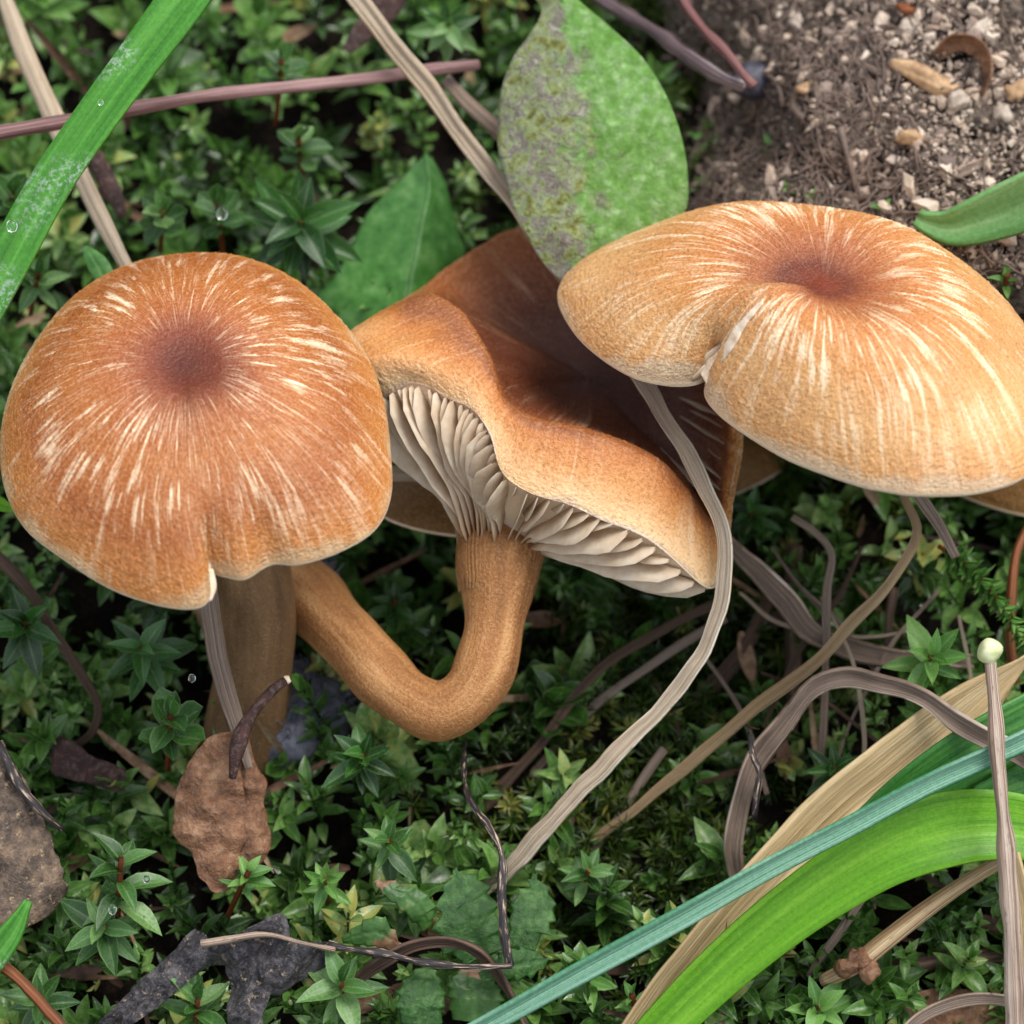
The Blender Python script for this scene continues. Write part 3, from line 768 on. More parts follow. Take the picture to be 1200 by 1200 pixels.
# gills
NG = 88
mN = crom_closed(margin, 800); aN = crom_closed(apx, 800); u2N = crom_closed(under2, 800); u3N = crom_closed(under3, 800)
rg = np.random.default_rng(4)
def stem_side(p, s):
    """Point on the stem's skin s cm below the apex ring, on the side of p."""
    i = int(np.clip(np.searchsorted(Ss, .18 + s), 1, 118))
    c = SC[i]; t = unit(SC[i + 1] - SC[i - 1])
    d = p - c; d = d - t * (d @ t)
    return c + unit(d) * (Sr[i] + .004)
for i in range(NG):
    j = int((i + rg.uniform(-.2, .2)) * 800 / NG) % 800
    m0, a0 = mN[j], stem_side(aN[j], rg.uniform(.04, .2))
    kind = (0, 1, 0, 2)[i % 4]
    end = (1.0, .58, .30)[kind]
    s = np.linspace(0.02, end, 12)
    top = crom(np.stack([m0, u2N[j], u3N[j], a0]), s * 3.0)
    dn = unit(np.gradient(top, axis=0))
    tang = unit(mN[(j + 8) % 800] - mN[(j - 8) % 800])
    nd = np.cross(dn, np.broadcast_to(tang, dn.shape))
    nd = unit(nd); nd = np.where((nd @ ax)[:, None] > 0, -nd, nd)
    mx = (.25, .17, .10)[kind] * rg.uniform(.85, 1.15)
    q_ = s / end
    dep = .008 + mx * (1 - np.exp(-s / .10)) * ((1 - .965 * q_ ** 2.2) if kind == 0 else (1 - smooth(.45, 1.0, q_) * .97))
    if kind == 0:
        rb = np.array([stem_side(a0, q) for q in np.linspace(.12, .5, 8)])
        gill_mesh('rib', rb - nd[-1] * .02, np.repeat(nd[-1:], 8, 0), np.linspace(.034, .004, 8), mm, .014, M_STEM)
    top = top + tang * (wob(top, 3.2, i, 5) * .030 * np.sin(np.clip(s / end, 0, 1) * 2.9))[:, None]; dep = dep * (1 + .10 * wob(top, 9, i + 5, 6))
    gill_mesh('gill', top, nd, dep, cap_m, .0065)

# the dull mushrooms behind ------------------------------------
mb = thing('mushroom', 'dull olive brown blurred mushroom cap hidden behind the funnel shaped mushroom', 'mushroom', Q(690, 640, -3.0), 'brown mushrooms in the moss')
a = np.linspace(0, 2 * math.pi, 24, endpoint=False)
rimB = [(690 + 262 * math.cos(t) , 540 + 80 * math.sin(t) - 34 * math.cos(t)) for t in a]
profB = [(0, .34), (.15, .37), (.35, .38), (.6, .32), (.8, .21), (.93, .09), (1, 0)]
underB = [(.99, -.03), (.96, -.03), (.92, .0), (.7, .08), (.4, .16), (.15, .2)]
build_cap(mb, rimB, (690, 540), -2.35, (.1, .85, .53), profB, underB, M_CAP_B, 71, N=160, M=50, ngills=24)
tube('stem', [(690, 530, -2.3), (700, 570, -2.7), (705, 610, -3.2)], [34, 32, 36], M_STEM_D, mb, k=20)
mk = thing('mushroom', 'small dull brown mushroom cap in shadow under the rightmost large cap', 'mushroom', Q(1200, 650, -2.2), 'brown mushrooms in the moss')
rimK = [(1215 + 120 * math.cos(t), 562 + 42 * math.sin(t) + 18 * math.cos(t)) for t in a]
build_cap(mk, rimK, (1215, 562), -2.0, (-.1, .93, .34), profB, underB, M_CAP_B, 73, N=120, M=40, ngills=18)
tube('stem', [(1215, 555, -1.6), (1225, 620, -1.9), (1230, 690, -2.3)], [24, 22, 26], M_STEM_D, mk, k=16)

# pale fuzz of mycelium at the stem bases
def fuzz(name, label, cx, cy, w, ru, rv, n, seed):
    r = np.random.default_rng(seed)
    X, F = [], []
    kk = 0
    # a lumpy core
    nu, nv = 28, 18
    th = np.linspace(0, 2 * math.pi, nu, endpoint=False); ph = np.linspace(.02, math.pi - .02, nv)
    S = np.stack([np.sin(ph)[:, None] * np.cos(th), np.cos(ph)[:, None] * np.ones(nu), np.sin(ph)[:, None] * np.sin(th)], -1)
    S = S * (1 + .18 * wob(S, 3, seed) + .08 * wob(S, 8, seed + 1))[..., None] * np.array([ru, rv, .5 * (ru + rv)]) + Q(cx, cy, w)
    X.append(S.reshape(-1, 3)); F.append(grid_faces(nv, nu, True)); kk += nu * nv
    for i in range(n):
        d = unit(r.normal(size=3)); p = Q(cx, cy, w) + d * np.array([ru, rv, .5 * (ru + rv)]) * r.uniform(.8, 1.05)
        L = r.uniform(.06, .2)
        pts = [p]
        for s in range(4):
            d = unit(d + r.normal(size=3) * .5); pts.append(pts[-1] + d * L / 4)
        pts = np.array(pts); b = unit(r.normal(size=3)) * .006
        for s in range(4):
            c = np.cross(b, unit(pts[s + 1] - pts[s]))
            X.append(np.array([pts[s] + b, pts[s] - b * .5 + c, pts[s] - b * .5 - c, pts[s + 1] + b, pts[s + 1] - b * .5 + c, pts[s + 1] - b * .5 - c]))
            F.append(np.array([[0, 1, 4, 3], [1, 2, 5, 4], [2, 0, 3, 5]]) + kk); kk += 6
    o = part(name, np.concatenate(X), np.concatenate(F), M_MYC)
    return tag(o, label, 'mycelium', kind='stuff')
fuzz('mycelium', 'grey white fuzz of mycelium at the foot of the leftmost mushroom', 345, 838, -1.5, .50, .42, 520, 3)
fuzz('mycelium', 'small pale tuft of mycelium beside the curved stem under the left cap', 372, 672, -1.35, .13, .10, 120, 4)

# ---------------------------------------------------------------- blades, straws, stems
def one(o, label, cat, group=None):
    return tag(o, label, cat, group)
one(ribbon('grass_leaf', [(262, -70, .25), (210, 5, .25), (160, 72, .2), (110, 140, .15), (62, 210, .1), (20, 285, .05), (-25, 370, 0), (-50, 430, -.05)], [27, 28, 26, 25, 25, 26, 26, 24], M_GRASS, cup=.22, thick=.03, roll=.2, m=9), 'flat green grass blade crossing the upper left corner', 'grass blade')
one(ribbon('dry_straw', [(-20, -60, -1.9), (18, 40, -1.75), (52, 110, -1.55), (90, 185, -1.35), (120, 250, -1.2), (150, 315, -1.1), (185, 390, -1.1)], [15, 16, 17, 16, 15, 14, 14], M_STRAW_P, cup=-.9, thick=.05, m=11, rough=.006, seed=4), 'thick pale straw going behind the leftmost mushroom', 'straw')
one(tube('dry_stalk', [(-30, 160, -.6), (60, 145, -.7), (150, 128, -.85), (260, 110, -1.1), (380, 98, -1.4), (470, 87, -1.6), (520, 80, -1.75), (560, 76, -1.9)], [9, 9, 8, 8, 8, 8, 8, 7], M_PURPLE, rough=.004, seed=5), 'thin purplish brown stalk lying across the upper left', 'stalk')
one(ribbon('dry_straw', [(520, 92, -1.9), (548, 120, -1.85), (582, 155, -1.8), (610, 190, -1.8)], [9, 12, 13, 10], M_STRAW_G, cup=-.5, thick=.04, rough=.005, seed=70), 'short grey straw piece behind the long straw, left of the large leaf', 'straw')
one(ribbon('long_straw', [(390, -40, -1.3), (430, 15, -1.3), (490, 88, -1.35), (550, 165, -1.4), (600, 232, -1.42), (660, 320, -1.3), (715, 395, -.95), (750, 445, -.55), (790, 508, -.1), (825, 570, .2), (848, 625, .34), (848, 690, .38), (828, 755, .34), (780, 825, .2), (700, 905, .0), (600, 1008, -.35), (560, 1045, -.6)],
    [12, 13, 14, 14, 13, 12, 12, 13, 13, 12, 10, 11, 13, 14, 14, 14, 12], M_STRAW_P, cup=-.3, fold=.55, thick=.03, roll=.25, twist=.5, rough=.008, seed=6, n=120, m=9), 'long pale straw bent over the funnel shaped mushroom down to the moss', 'straw')
one(ribbon('grass_leaf', [(1330, 190, -.1), (1250, 215, -.35), (1180, 245, -.6), (1120, 266, -.75), (1088, 262, -.82), (1074, 255, -.85)], [30, 31, 31, 29, 21, 7], M_GRASS_S, cup=.5, thick=.05, roll=-.3, m=9), 'short blunt green blade poking in over the rightmost mushroom', 'grass blade')
one(ribbon('dry_straw', [(1045, 545, -.7), (1062, 585, -.55), (1077, 622, -.45), (1058, 662, -.45), (1010, 715, -.5), (950, 775, -.55), (880, 835, -.62), (800, 905, -.75), (740, 955, -.85), (695, 990, -.95)], [6, 7, 9, 11, 11, 10, 10, 10, 9, 8], M_STRAW_T, cup=-.5, thick=.03, rough=.004, seed=8), 'long kinked tan straw running down left from under the rightmost cap', 'straw')
one(ribbon('dry_straw', [(1060, 545, -.5), (1080, 583, -.42), (1102, 618, -.36), (1121, 652, -.32)], [9, 10, 10, 9], M_STRAW_G, cup=-.4, fold=.3, thick=.03, rough=.005, seed=9), 'short cut off grey straw hanging below the rightmost cap', 'straw')
one(ribbon('dry_straw', [(928, 606, -1.0), (958, 624, -.95), (977, 650, -.9), (970, 690, -.88), (966, 760, -.9), (962, 850, -.95), (950, 950, -1.0)], [6, 7, 8, 6, 6, 6, 6], M_STRAW_G, cup=-.4, thick=.025, rough=.004, seed=10), 'thin hooked grey straw standing below the gap between two caps', 'straw')
one(ribbon('dry_leaf_strip', [(845, 630, -1.25), (885, 668, -1.1), (925, 706, -1.0), (962, 742, -.95), (1010, 760, -.95), (1070, 768, -1.0), (1140, 775, -1.05)], [8, 14, 16, 13, 12, 11, 10], M_STRAW_G, cup=.5, fold=.5, thick=.03, roll=.5, twist=-1.0, rough=.012, seed=11), 'twisted dark dry leaf strip behind the long bent straw', 'dry leaf')
one(ribbon('dry_leaf_strip', [(868, 1040, -.55), (862, 985, -.45), (878, 915, -.35), (915, 850, -.28), (960, 805, -.2), (1015, 796, -.1), (1070, 818, .06), (1140, 852, .2), (1215, 888, .22), (1290, 915, .1)], [10, 13, 15, 15, 14, 13, 13, 14, 14, 13], M_STRAW_G, cup=.4, fold=.45, thick=.03, roll=-.2, twist=.9, rough=.022, seed=12), 'arched wrinkled grey dry leaf strip at the right', 'dry leaf')
one(tube('black_thread', [(878, 858, -.2), (882, 885, -.1), (890, 905, -.08), (886, 935, -.1), (884, 960, -.15)], [3, 4, 4, 4, 3], M_BLACKTWIG, k=8, rough=.004), 'tiny black thread curling on the arched dry leaf strip', 'thread')
one(ribbon('dry_straw', [(840, 705, -1.35), (780, 735, -1.3), (715, 775, -1.25), (670, 820, -1.2), (625, 880, -1.15), (560, 950, -1.1), (488, 1012, -1.1)], [7, 8, 9, 9, 9, 9, 7], M_STRAW_D, cup=-.6, thick=.04, rough=.005, seed=14), 'brown dry stem slanting down left under the funnel shaped mushroom', 'dry stem')
one(ribbon('dry_straw', [(850, 722, -1.5), (780, 765, -1.45), (715, 810, -1.4), (672, 850, -1.4), (632, 900, -1.4), (590, 945, -1.45)], [7, 8, 8, 8, 7, 6], M_STRAW_G, cup=-.6, thick=.04, rough=.005, seed=15), 'second greyer dry stem just behind the slanting brown one', 'dry stem')
one(ribbon('dry_straw', [(775, 875, -1.1), (745, 920, -1.05), (715, 965, -1.0), (692, 992, -1.0)], [7, 8, 8, 6], M_STRAW_G, cup=-.6, thick=.04, rough=.005, seed=16), 'short grey stem end meeting the kinked straw near the moss', 'dry stem')
one(ribbon('dry_straw', [(905, 700, -1.6), (880, 748, -1.6), (845, 795, -1.6), (805, 835, -1.65)], [12, 13, 13, 10], M_STRAW_D, cup=-.6, thick=.04, rough=.006, seed=17), 'broad shadowed dry stem beside the long bent straw', 'dry stem')
one(tube('dry_straw', [(932, 640, -1.9), (928, 700, -1.8), (930, 780, -1.7), (925, 860, -1.6)], 10, M_STRAW_D, k=10, rough=.006, seed=18), 'blurred upright brown stem in the shade under the caps', 'dry stem')
one(tube('dry_straw', [(1048, 690, -1.5), (1042, 725, -1.45), (1040, 770, -1.4)], 6, M_STRAW_D, k=8, rough=.005, seed=19), 'short upright brown stem left of the star shaped moss', 'dry stem')
one(tube('dry_straw', [(1210, 610, -.9), (1192, 645, -.8), (1186, 690, -.75), (1184, 750, -.75), (1190, 800, -.8)], 6.5, M_RUST, k=10, rough=.004, seed=20), 'rusty orange stem at the right edge by the feathery moss', 'stem')
one(ribbon('dry_straw', [(440, 552, -1.2), (500, 553, -1.2), (548, 550, -1.25), (600, 556, -1.35), (650, 570, -1.5)], [12, 13, 13, 12, 11], M_STRAW_P, cup=-.5, thick=.04, rough=.005, seed=21), 'pale straw piece seen between the left cap and the gills', 'straw')
one(ribbon('dry_straw', [(-15, 645, -.7), (25, 690, -.65), (58, 738, -.65), (92, 790, -.7), (112, 828, -.8), (104, 858, -.95), (88, 872, -1.1)], [10, 11, 10, 9, 8, 7, 6], M_STRAW_D, cup=-.7, thick=.04, rough=.006, seed=22), 'brown dry stem hooking down at the left edge below the cap', 'dry stem')
one(ribbon('dry_leaf_strip', [(100, 165, -2.0), (118, 198, -1.9), (135, 232, -1.85), (146, 255, -1.85)], [9, 12, 12, 6], M_MAROON, cup=-.3, thick=.03, rough=.008, seed=23), 'dark maroon strip alongside the thick pale straw', 'dry leaf')
one(sheet('dead_leaf', [(448, -40, -2.6), (425, 10, -2.5), (402, 55, -2.45)], [(478, -30, -2.7), (466, 20, -2.6), (412, 62, -2.45)], M_MAROON, rows=20, cols=9, rough=.03, bulge=.1), 'dark maroon dead leaf behind the long straw at the top edge', 'dead leaf')

rs = np.random.default_rng(8)
for i, pts in enumerate(([(905, 640, -1.3), (935, 690, -1.15), (985, 735, -1.05), (1040, 800, -1.0)], [(1010, 640, -1.4), (985, 700, -1.2), (930, 770, -1.1), (890, 850, -1.1)], [(870, 690, -1.5), (920, 730, -1.3), (1000, 745, -1.2), (1080, 735, -1.3)],
        [(1100, 690, -1.2), (1050, 745, -1.0), (1010, 830, -.9), (985, 900, -.9)], [(890, 790, -1.2), (960, 820, -1.0), (1030, 870, -.8), (1080, 900, -.8)], [(1125, 720, -1.0), (1140, 790, -.9), (1130, 850, -.8)], [(820, 760, -1.4), (870, 830, -1.2), (900, 930, -1.0)], [(745, 760, -1.7), (790, 850, -1.4), (800, 960, -1.1)], [(960, 700, -1.0), (1000, 780, -.8), (1015, 870, -.8), (1005, 940, -.8)])):
    o_ = ribbon('dry_strand', pts, [rs.uniform(2, 4), rs.uniform(3, 5.5), rs.uniform(2, 4.5)], [M_STRAW_G, M_STRAW_D, M_STRAW_P][i % 3], cup=-.5, thick=.02, rough=.006, seed=130 + i)
    one(o_, ['thin dry strand crossing down right under the gap between the two caps', 'thin dark strand slanting down left from under the rightmost cap', 'thin pale strand lying almost level on the twisted dry leaf strip', 'thin dry strand passing behind the star shaped moss shoot and down', 'thin dark strand running into the arched dry leaf strip', 'thin pale upright strand just left of the pale round bud', 'thin dry strand crossing under the long bent straw towards the arch', 'thin dark strand below the gills of the funnel shaped mushroom', 'thin pale strand dropping inside the arched dry leaf strip'][i], 'grass strand', 'thin dry strands tangled below the caps')
# bottom right blades
tb = one(ribbon('dry_grass_leaf', [(1205, 770, -.3), (1115, 848, -.15), (1050, 905, -.08), (985, 960, .0), (920, 1025, .06), (860, 1090, .1), (800, 1160, .12), (740, 1240, .12), (690, 1310, .1)], [4, 32, 44, 48, 46, 42, 38, 34, 30], M_TANBLADE, cup=.12, fold=.12, thick=.025, roll=-.25, m=11, rough=.006, seed=30), 'broad faded tan blade slanting across the lower right', 'dry blade')
one(ribbon('grass_leaf', [(985, 985, -.05), (1040, 948, .0), (1100, 908, .02), (1160, 872, .0), (1230, 835, -.1), (1310, 790, -.25)], [10, 26, 34, 36, 36, 34], M_GRASS_D, cup=.15, thick=.025, roll=.25, m=9), 'deep green blade behind the bluish stalk at the right edge', 'grass blade')
one(ribbon('grass_leaf', [(1130, 945, .1), (1170, 925, .12), (1220, 905, .1), (1290, 880, .0)], [12, 17, 18, 16], M_GRASS_D, cup=.2, thick=.02, roll=-.3, m=7), 'narrow green blade between the bright blade and the right edge', 'grass blade')
one(ribbon('grass_leaf', [(690, 1300, .25), (760, 1222, .32), (840, 1142, .4), (910, 1082, .46), (980, 1032, .5), (1050, 992, .53), (1120, 970, .52), (1185, 968, .46), (1250, 985, .36), (1340, 1020, .15)], [20, 24, 28, 31, 34, 38, 42, 38, 30, 24], M_GRASS_B, cup=.22, thick=.025, roll=.15, twist=-.4, m=11), 'bright green curved grass blade in the lower right corner', 'grass blade')
one(ribbon('grass_leaf', [(480, 1250, .75), (580, 1196, .78), (680, 1140, .8), (790, 1080, .82), (900, 1018, .82), (1000, 966, .8), (1090, 918, .76), (1200, 868, .68), (1330, 800, .5)], [8, 9, 10, 10, 9, 9, 9, 9, 8], M_GRASS_BLUE, cup=.7, thick=.03, roll=.1, m=9), 'narrow bluish green striped blade crossing the bright one', 'grass blade')
bs = thing('bud_stalk', 'brown upright stalk topped by a pale round bud at the right', 'stalk', Q(1192, 1230, .8))
tube('stem', [(1160, 768, .62), (1166, 840, .75), (1172, 920, .9), (1180, 1010, .95), (1186, 1100, .95), (1190, 1180, .9), (1194, 1290, .8)], [6.5, 8, 10, 10.5, 11, 12, 13], M_STRAW_G, bs, k=16, rough=.012, seed=31)
th = np.linspace(0, 2 * math.pi, 20, endpoint=False); ph = np.linspace(.03, math.pi - .03, 14)
def blob(c, r, seed, lump=.08, nu=20, nv=14, sq=(1, 1, 1)):
    th = np.linspace(0, 2 * math.pi, nu, endpoint=False); ph = np.linspace(.03, math.pi - .03, nv)
    S = np.stack([np.sin(ph)[:, None] * np.cos(th), np.cos(ph)[:, None] * np.ones(nu), np.sin(ph)[:, None] * np.sin(th)], -1)
    S = S * (1 + lump * wob(S, 2.2, seed) + lump * .5 * wob(S, 6, seed + 1))[..., None] * np.array(sq) * r
    return S.reshape(-1, 3) + c, grid_faces(nv, nu, True)
X, F = blob(Q(1160, 764, .64), .098, 5, .09, sq=(1, .98, 1)); part('bud', X, F, M_BUD, bs)
one(ribbon('dry_straw', [(1186, 1000, .5), (1196, 1060, .52), (1200, 1140, .5), (1196, 1230, .45)], [8, 14, 16, 16], M_TANBLADE, cup=.3, thick=.03, roll=.4, rough=.005, seed=33), 'pale tan strip behind the bud stalk at the lower right edge', 'dry leaf')
ns = thing('dry_straw', 'tan jointed stem ending in a ragged brown knob, lower right', 'dry stem', Q(1003, 1135, .0))
tube('stalk', [(1180, 1005, .1), (1130, 1035, .12), (1080, 1070, .12), (1035, 1105, .08), (1004, 1130, .02), (965, 1150, -.15)], [9, 9, 10, 11, 12, 9], M_STRAW_T, ns, k=14, rough=.006, seed=34)
for (x, y, r, s) in ((992, 1134, .085, 1), (1010, 1122, .07, 2), (1018, 1140, .075, 3), (1000, 1122, .06, 4), (1022, 1130, .05, 5)):
    X, F = blob(Q(x, y, .1), r, 40 + s, .25, 14, 10); part('knob', X, F, M_BROWNLEAF, ns)
one(ribbon('dry_straw', [(1015, 1048, -.25), (985, 1088, -.22), (962, 1118, -.22), (945, 1145, -.3)], [6, 8, 8, 5], M_STRAW_G, cup=-.5, thick=.03, rough=.004, seed=35), 'short grey stem under the bright blade, left of the knob', 'dry stem')
one(ribbon('dry_leaf_strip', [(1040, 1225, .2), (1075, 1192, .25), (1115, 1178, .25), (1165, 1174, .22), (1220, 1182, .15)], [7, 8, 8, 7, 6], M_STRAW_G, cup=.4, thick=.02, rough=.006, seed=36), 'pale curled dry strip at the bottom right edge', 'dry leaf')
one(sheet('dead_leaf', [(1020, 1180, -.35), (1080, 1160, -.3), (1150, 1158, -.35), (1210, 1170, -.4)], [(1030, 1215, -.35), (1090, 1215, -.25), (1150, 1212, -.3), (1215, 1215, -.4)], M_BROWNLEAF, rows=24, cols=9, rough=.04, rfreq=5), 'brown dead leaf lying at the bottom right edge', 'dead leaf')
one(sheet('dead_leaf', [(878, 1130, -.6), (880, 1160, -.5), (892, 1185, -.5)], [(905, 1128, -.6), (912, 1155, -.5), (908, 1182, -.5)], M_MAROON, rows=16, cols=8, rough=.03), 'small mauve brown dead leaf under the bright blade', 'dead leaf')
one(tube('dry_straw', [(1215, 1115, -.5), (1130, 1122, -.45), (1040, 1135, -.45), (985, 1140, -.5)], [10, 11, 11, 8], M_STRAW_D, k=10, rough=.006, seed=37), 'dark brown stem lying behind the ragged knob', 'dry stem')

# broad leaves
bl = thing('broad_leaf', 'large pale green leaf with grey mined patches beside the rightmost cap', 'leaf', Q(630, -20, -1.5))
sheet('blade', [(600, -60, -1.5), (618, -15, -1.45), (634, 12, -1.4), (622, 38, -1.35), (600, 70, -1.3), (586, 112, -1.25), (583, 168, -1.2), (594, 220, -1.12), (610, 262, -1.05), (632, 302, -1.0), (656, 330, -.95)],
      [(640, -60, -1.5), (668, -12, -1.4), (712, 28, -1.3), (752, 66, -1.25), (780, 110, -1.22), (798, 158, -1.2), (806, 205, -1.2), (803, 248, -1.18), (775, 275, -1.12), (715, 312, -1.02), (660, 332, -.95)], M_BIGLEAF, bl, rows=90, cols=41, bulge=.13, rough=.026, rfreq=7, midw=.03, thick=.02)
tl = thing('broad_leaf', 'folded two tone green leaf above the funnel shaped mushroom', 'leaf', Q(500, 180, -2.6))
sheet('blade', [(497, 182, -2.5), (470, 210, -2.45), (432, 248, -2.4), (410, 292, -2.35), (388, 330, -2.3), (368, 352, -2.28), (392, 392, -2.25)], [(500, 182, -2.5), (503, 220, -2.35), (496, 258, -2.2), (488, 300, -2.1), (482, 330, -2.05), (478, 360, -2.0), (470, 400, -2.0)], M_FOLDLEAF, tl, rows=40, cols=14, rough=.01, thick=.02)
sheet('blade', [(500, 182, -2.5), (504, 220, -2.35), (497, 258, -2.2), (489, 300, -2.1), (483, 330, -2.05), (479, 360, -2.0), (471, 400, -2.0)], [(506, 184, -2.52), (522, 215, -2.5), (531, 250, -2.5), (540, 275, -2.5), (546, 300, -2.5), (540, 340, -2.5), (520, 390, -2.5)], M_FOLDLEAF, tl, rows=40, cols=14, rough=.01, thick=.02)
tube('midrib', [(499, 180, -2.5), (503, 220, -2.33), (496, 258, -2.18), (488, 300, -2.08), (482, 330, -2.03), (476, 380, -1.98)], 3, M_FOLDLEAF, tl, k=8)

# small herb leaves near the bottom middle
def serrate(Lp, amp):
    rq = np.random.default_rng(int(abs(Lp[0][0] * 7 + Lp[0][1])))
    p = crom(np.array(Lp, float), np.linspace(0, len(Lp) - 1, 7)); q = []
    for i in range(6):
        q.append(tuple(p[i]))
        m_ = p[i] * .25 + p[i + 1] * .75; t_ = p[i + 1] - p[i]; nn_ = np.array([-t_[1], t_[0], 0]) / (np.hypot(t_[0], t_[1]) + 1e-6)
        q.append(tuple(m_ + nn_ * amp * rq.uniform(.5, 1.9)))
    q.append(tuple(p[-1]))
    return q
def herb(label, Lp, Rp, mat, ser=6, **kw):
    o = sheet('herb_leaf', serrate(Lp, ser), serrate(Rp, -ser), mat, rows=90, cols=15, thick=.014, midw=.06, rough=.02, rfreq=4, straight=True, **kw)
    return one(o, label, 'leaf', 'small herb leaves in the moss')
herb('toothed green herb leaf under the black twig, bottom middle', [(578, 1130, .15), (530, 1130, .2), (505, 1090, .25), (512, 1050, .2), (530, 1020, .15)], [(590, 1130, .15), (592, 1100, .15), (585, 1060, .15), (570, 1030, .1), (535, 1016, .15)], M_HERB, bulge=.06)
herb('broad toothed herb leaf right of the black twig', [(588, 1128, .0), (594, 1095, .05), (598, 1060, .0), (612, 1035, -.1), (625, 1025, -.15)], [(600, 1132, .0), (640, 1105, .05), (652, 1080, .0), (650, 1050, -.1), (630, 1022, -.15)], M_HERB, bulge=.06)
herb('pointed herb leaf below the twig joint, bottom middle', [(560, 1140, .3), (585, 1118, .32), (610, 1108, .3), (645, 1122, .2)], [(565, 1150, .3), (590, 1150, .3), (622, 1148, .25), (648, 1125, .2)], M_HERB, 3, bulge=.08)
herb('curled herb leaf with a brown tip left of the toothed leaf', [(495, 1092, .2), (470, 1068, .3), (448, 1048, .3), (437, 1034, .25)], [(505, 1085, .2), (512, 1062, .22), (488, 1036, .25), (442, 1030, .25)][::1], M_SPOTLEAF, 2, bulge=.12)
herb('lower brown blotched herb leaf beside the twisted twig', [(400, 1098, .3), (425, 1078, .35), (452, 1074, .35), (472, 1106, .3)], [(402, 1106, .3), (430, 1110, .35), (455, 1114, .32), (474, 1110, .3)], M_SPOTLEAF, 2, bulge=.1)
herb('glossy herb leaf at the bottom edge, middle', [(478, 1215, .4), (462, 1180, .45), (470, 1148, .4), (500, 1128, .3)], [(515, 1215, .4), (522, 1180, .4), (520, 1150, .35), (506, 1128, .3)], M_HERB, 3, bulge=.12)
herb('green herb leaf with brown middle right of the glossy one', [(530, 1195, .2), (522, 1168, .22), (528, 1145, .2), (550, 1130, .15)], [(590, 1200, .15), (592, 1172, .15), (580, 1148, .12), (556, 1130, .15)], M_SPOTLEAF, 3, bulge=.08)
herb('small green leaf peeping out above the upper left edge of the leftmost cap', [(98, 288, -1.15), (97, 300, -1.1), (104, 318, -1.1), (120, 340, -1.1)], [(104, 288, -1.15), (122, 300, -1.1), (132, 316, -1.1), (140, 338, -1.1)], M_FOLDLEAF, 0, bulge=.08)
herb('bright leaf tip showing left of the leftmost cap', [(-30, 575, -.6), (-10, 577, -.5), (5, 584, -.5), (18, 596, -.5)], [(-30, 600, -.6), (-10, 598, -.5), (5, 600, -.5), (20, 599, -.5)], M_GRASS_B, 0, bulge=.05)
one(ribbon('grass_leaf', [(-40, 1165, .7), (-10, 1125, .8), (15, 1090, .85), (33, 1056, .85)], [13, 14, 12, 3], M_GRASS, cup=.4, thick=.03, m=7), 'short bright grass tip at the lower left edge', 'grass blade')

# dead leaves at the lower left
dl = thing('dead_leaf', 'brown papery dead leaf hanging on a straw below the leftmost cap', 'dead leaf', Q(260, 1040, .1))
sheet('blade', [(266, 858, .1), (242, 866, .08), (217, 898, .02), (203, 945, .0), (208, 985, .02), (226, 1012, .06), (246, 1036, .12), (262, 1044, .12)], [(278, 858, .04), (281, 885, .04), (284, 915, .05), (286, 945, .06), (285, 975, .06), (281, 1000, .06), (276, 1020, .06), (270, 1042, .08)], M_BROWNLEAF, dl, rows=120, cols=50, bulge=.16, rough=.032, rfreq=12, thick=.010, seed=8)
sheet('side_flap', [(275, 858, .02), (279, 885, .02), (281, 915, .03), (283, 945, .04), (282, 975, .04), (280, 1002, .04), (276, 1018, .04)], [(290, 852, .0), (301, 885, -.04), (310, 920, -.06), (315, 955, -.08), (318, 985, -.06), (313, 1004, .0), (306, 1012, .04)], M_BROWNLEAF, dl, rows=90, cols=22, bulge=.25, rough=.045, rfreq=14, thick=.010, seed=9)
ribbon('stalk', [(236, 650, -.15), (243, 705, -.12), (254, 760, -.08), (268, 815, 0), (280, 862, .1), (290, 900, .14)], [13, 13, 14, 13, 12, 6], M_STRAW_G, dl, cup=-.4, thick=.04, rough=.005, seed=50)
hk = thing('curled_tendril', 'dark curled stem end with a pale tip on the brown papery leaf', 'stem', Q(275, 900, .35))
tube('stem', [(272, 912, .34), (278, 880, .36), (284, 856, .3), (298, 832, .25), (318, 810, .2), (334, 798, .15)], [4, 8, 9, 7, 5, 4], M_MAROON, hk, k=10, rough=.008, seed=51)
X, F = blob(Q(336, 797, .15), .035, 8, .15, 12, 8); part('tip', X, F, M_FLESH, hk)
bd = thing('dead_leaf', 'shrivelled black dead leaf at the bottom left', 'dead leaf', Q(290, 1150, .3))
sheet('blade', [(112, 1202, .35), (160, 1155, .42), (198, 1118, .5), (224, 1092, .55), (246, 1108, .5), (285, 1090, .55), (324, 1074, .6), (346, 1098, .5), (390, 1108, .45)], [(135, 1212, .35), (188, 1178, .4), (230, 1142, .4), (262, 1130, .35), (300, 1150, .35), (312, 1160, .4), (330, 1165, .4), (352, 1150, .4), (390, 1130, .42)], M_BLACKLEAF, bd, rows=220, cols=50, rough=.085, rfreq=20, bulge=.05, thick=.012)
sheet('flap', [(262, 1120, .36), (268, 1150, .38), (272, 1180, .4), (270, 1215, .4)], [(330, 1135, .40), (322, 1160, .42), (312, 1185, .44), (306, 1215, .4)], M_BLACKLEAF, bd, rows=100, cols=44, rough=.085, rfreq=20, thick=.012)
tube('midrib', [(236, 1106, .6), (262, 1102, .62), (310, 1095, .66), (350, 1104, .62), (392, 1113, .55)], [4, 4, 3, 3, 3], M_STRAW_G, bd, k=8, rough=.006)
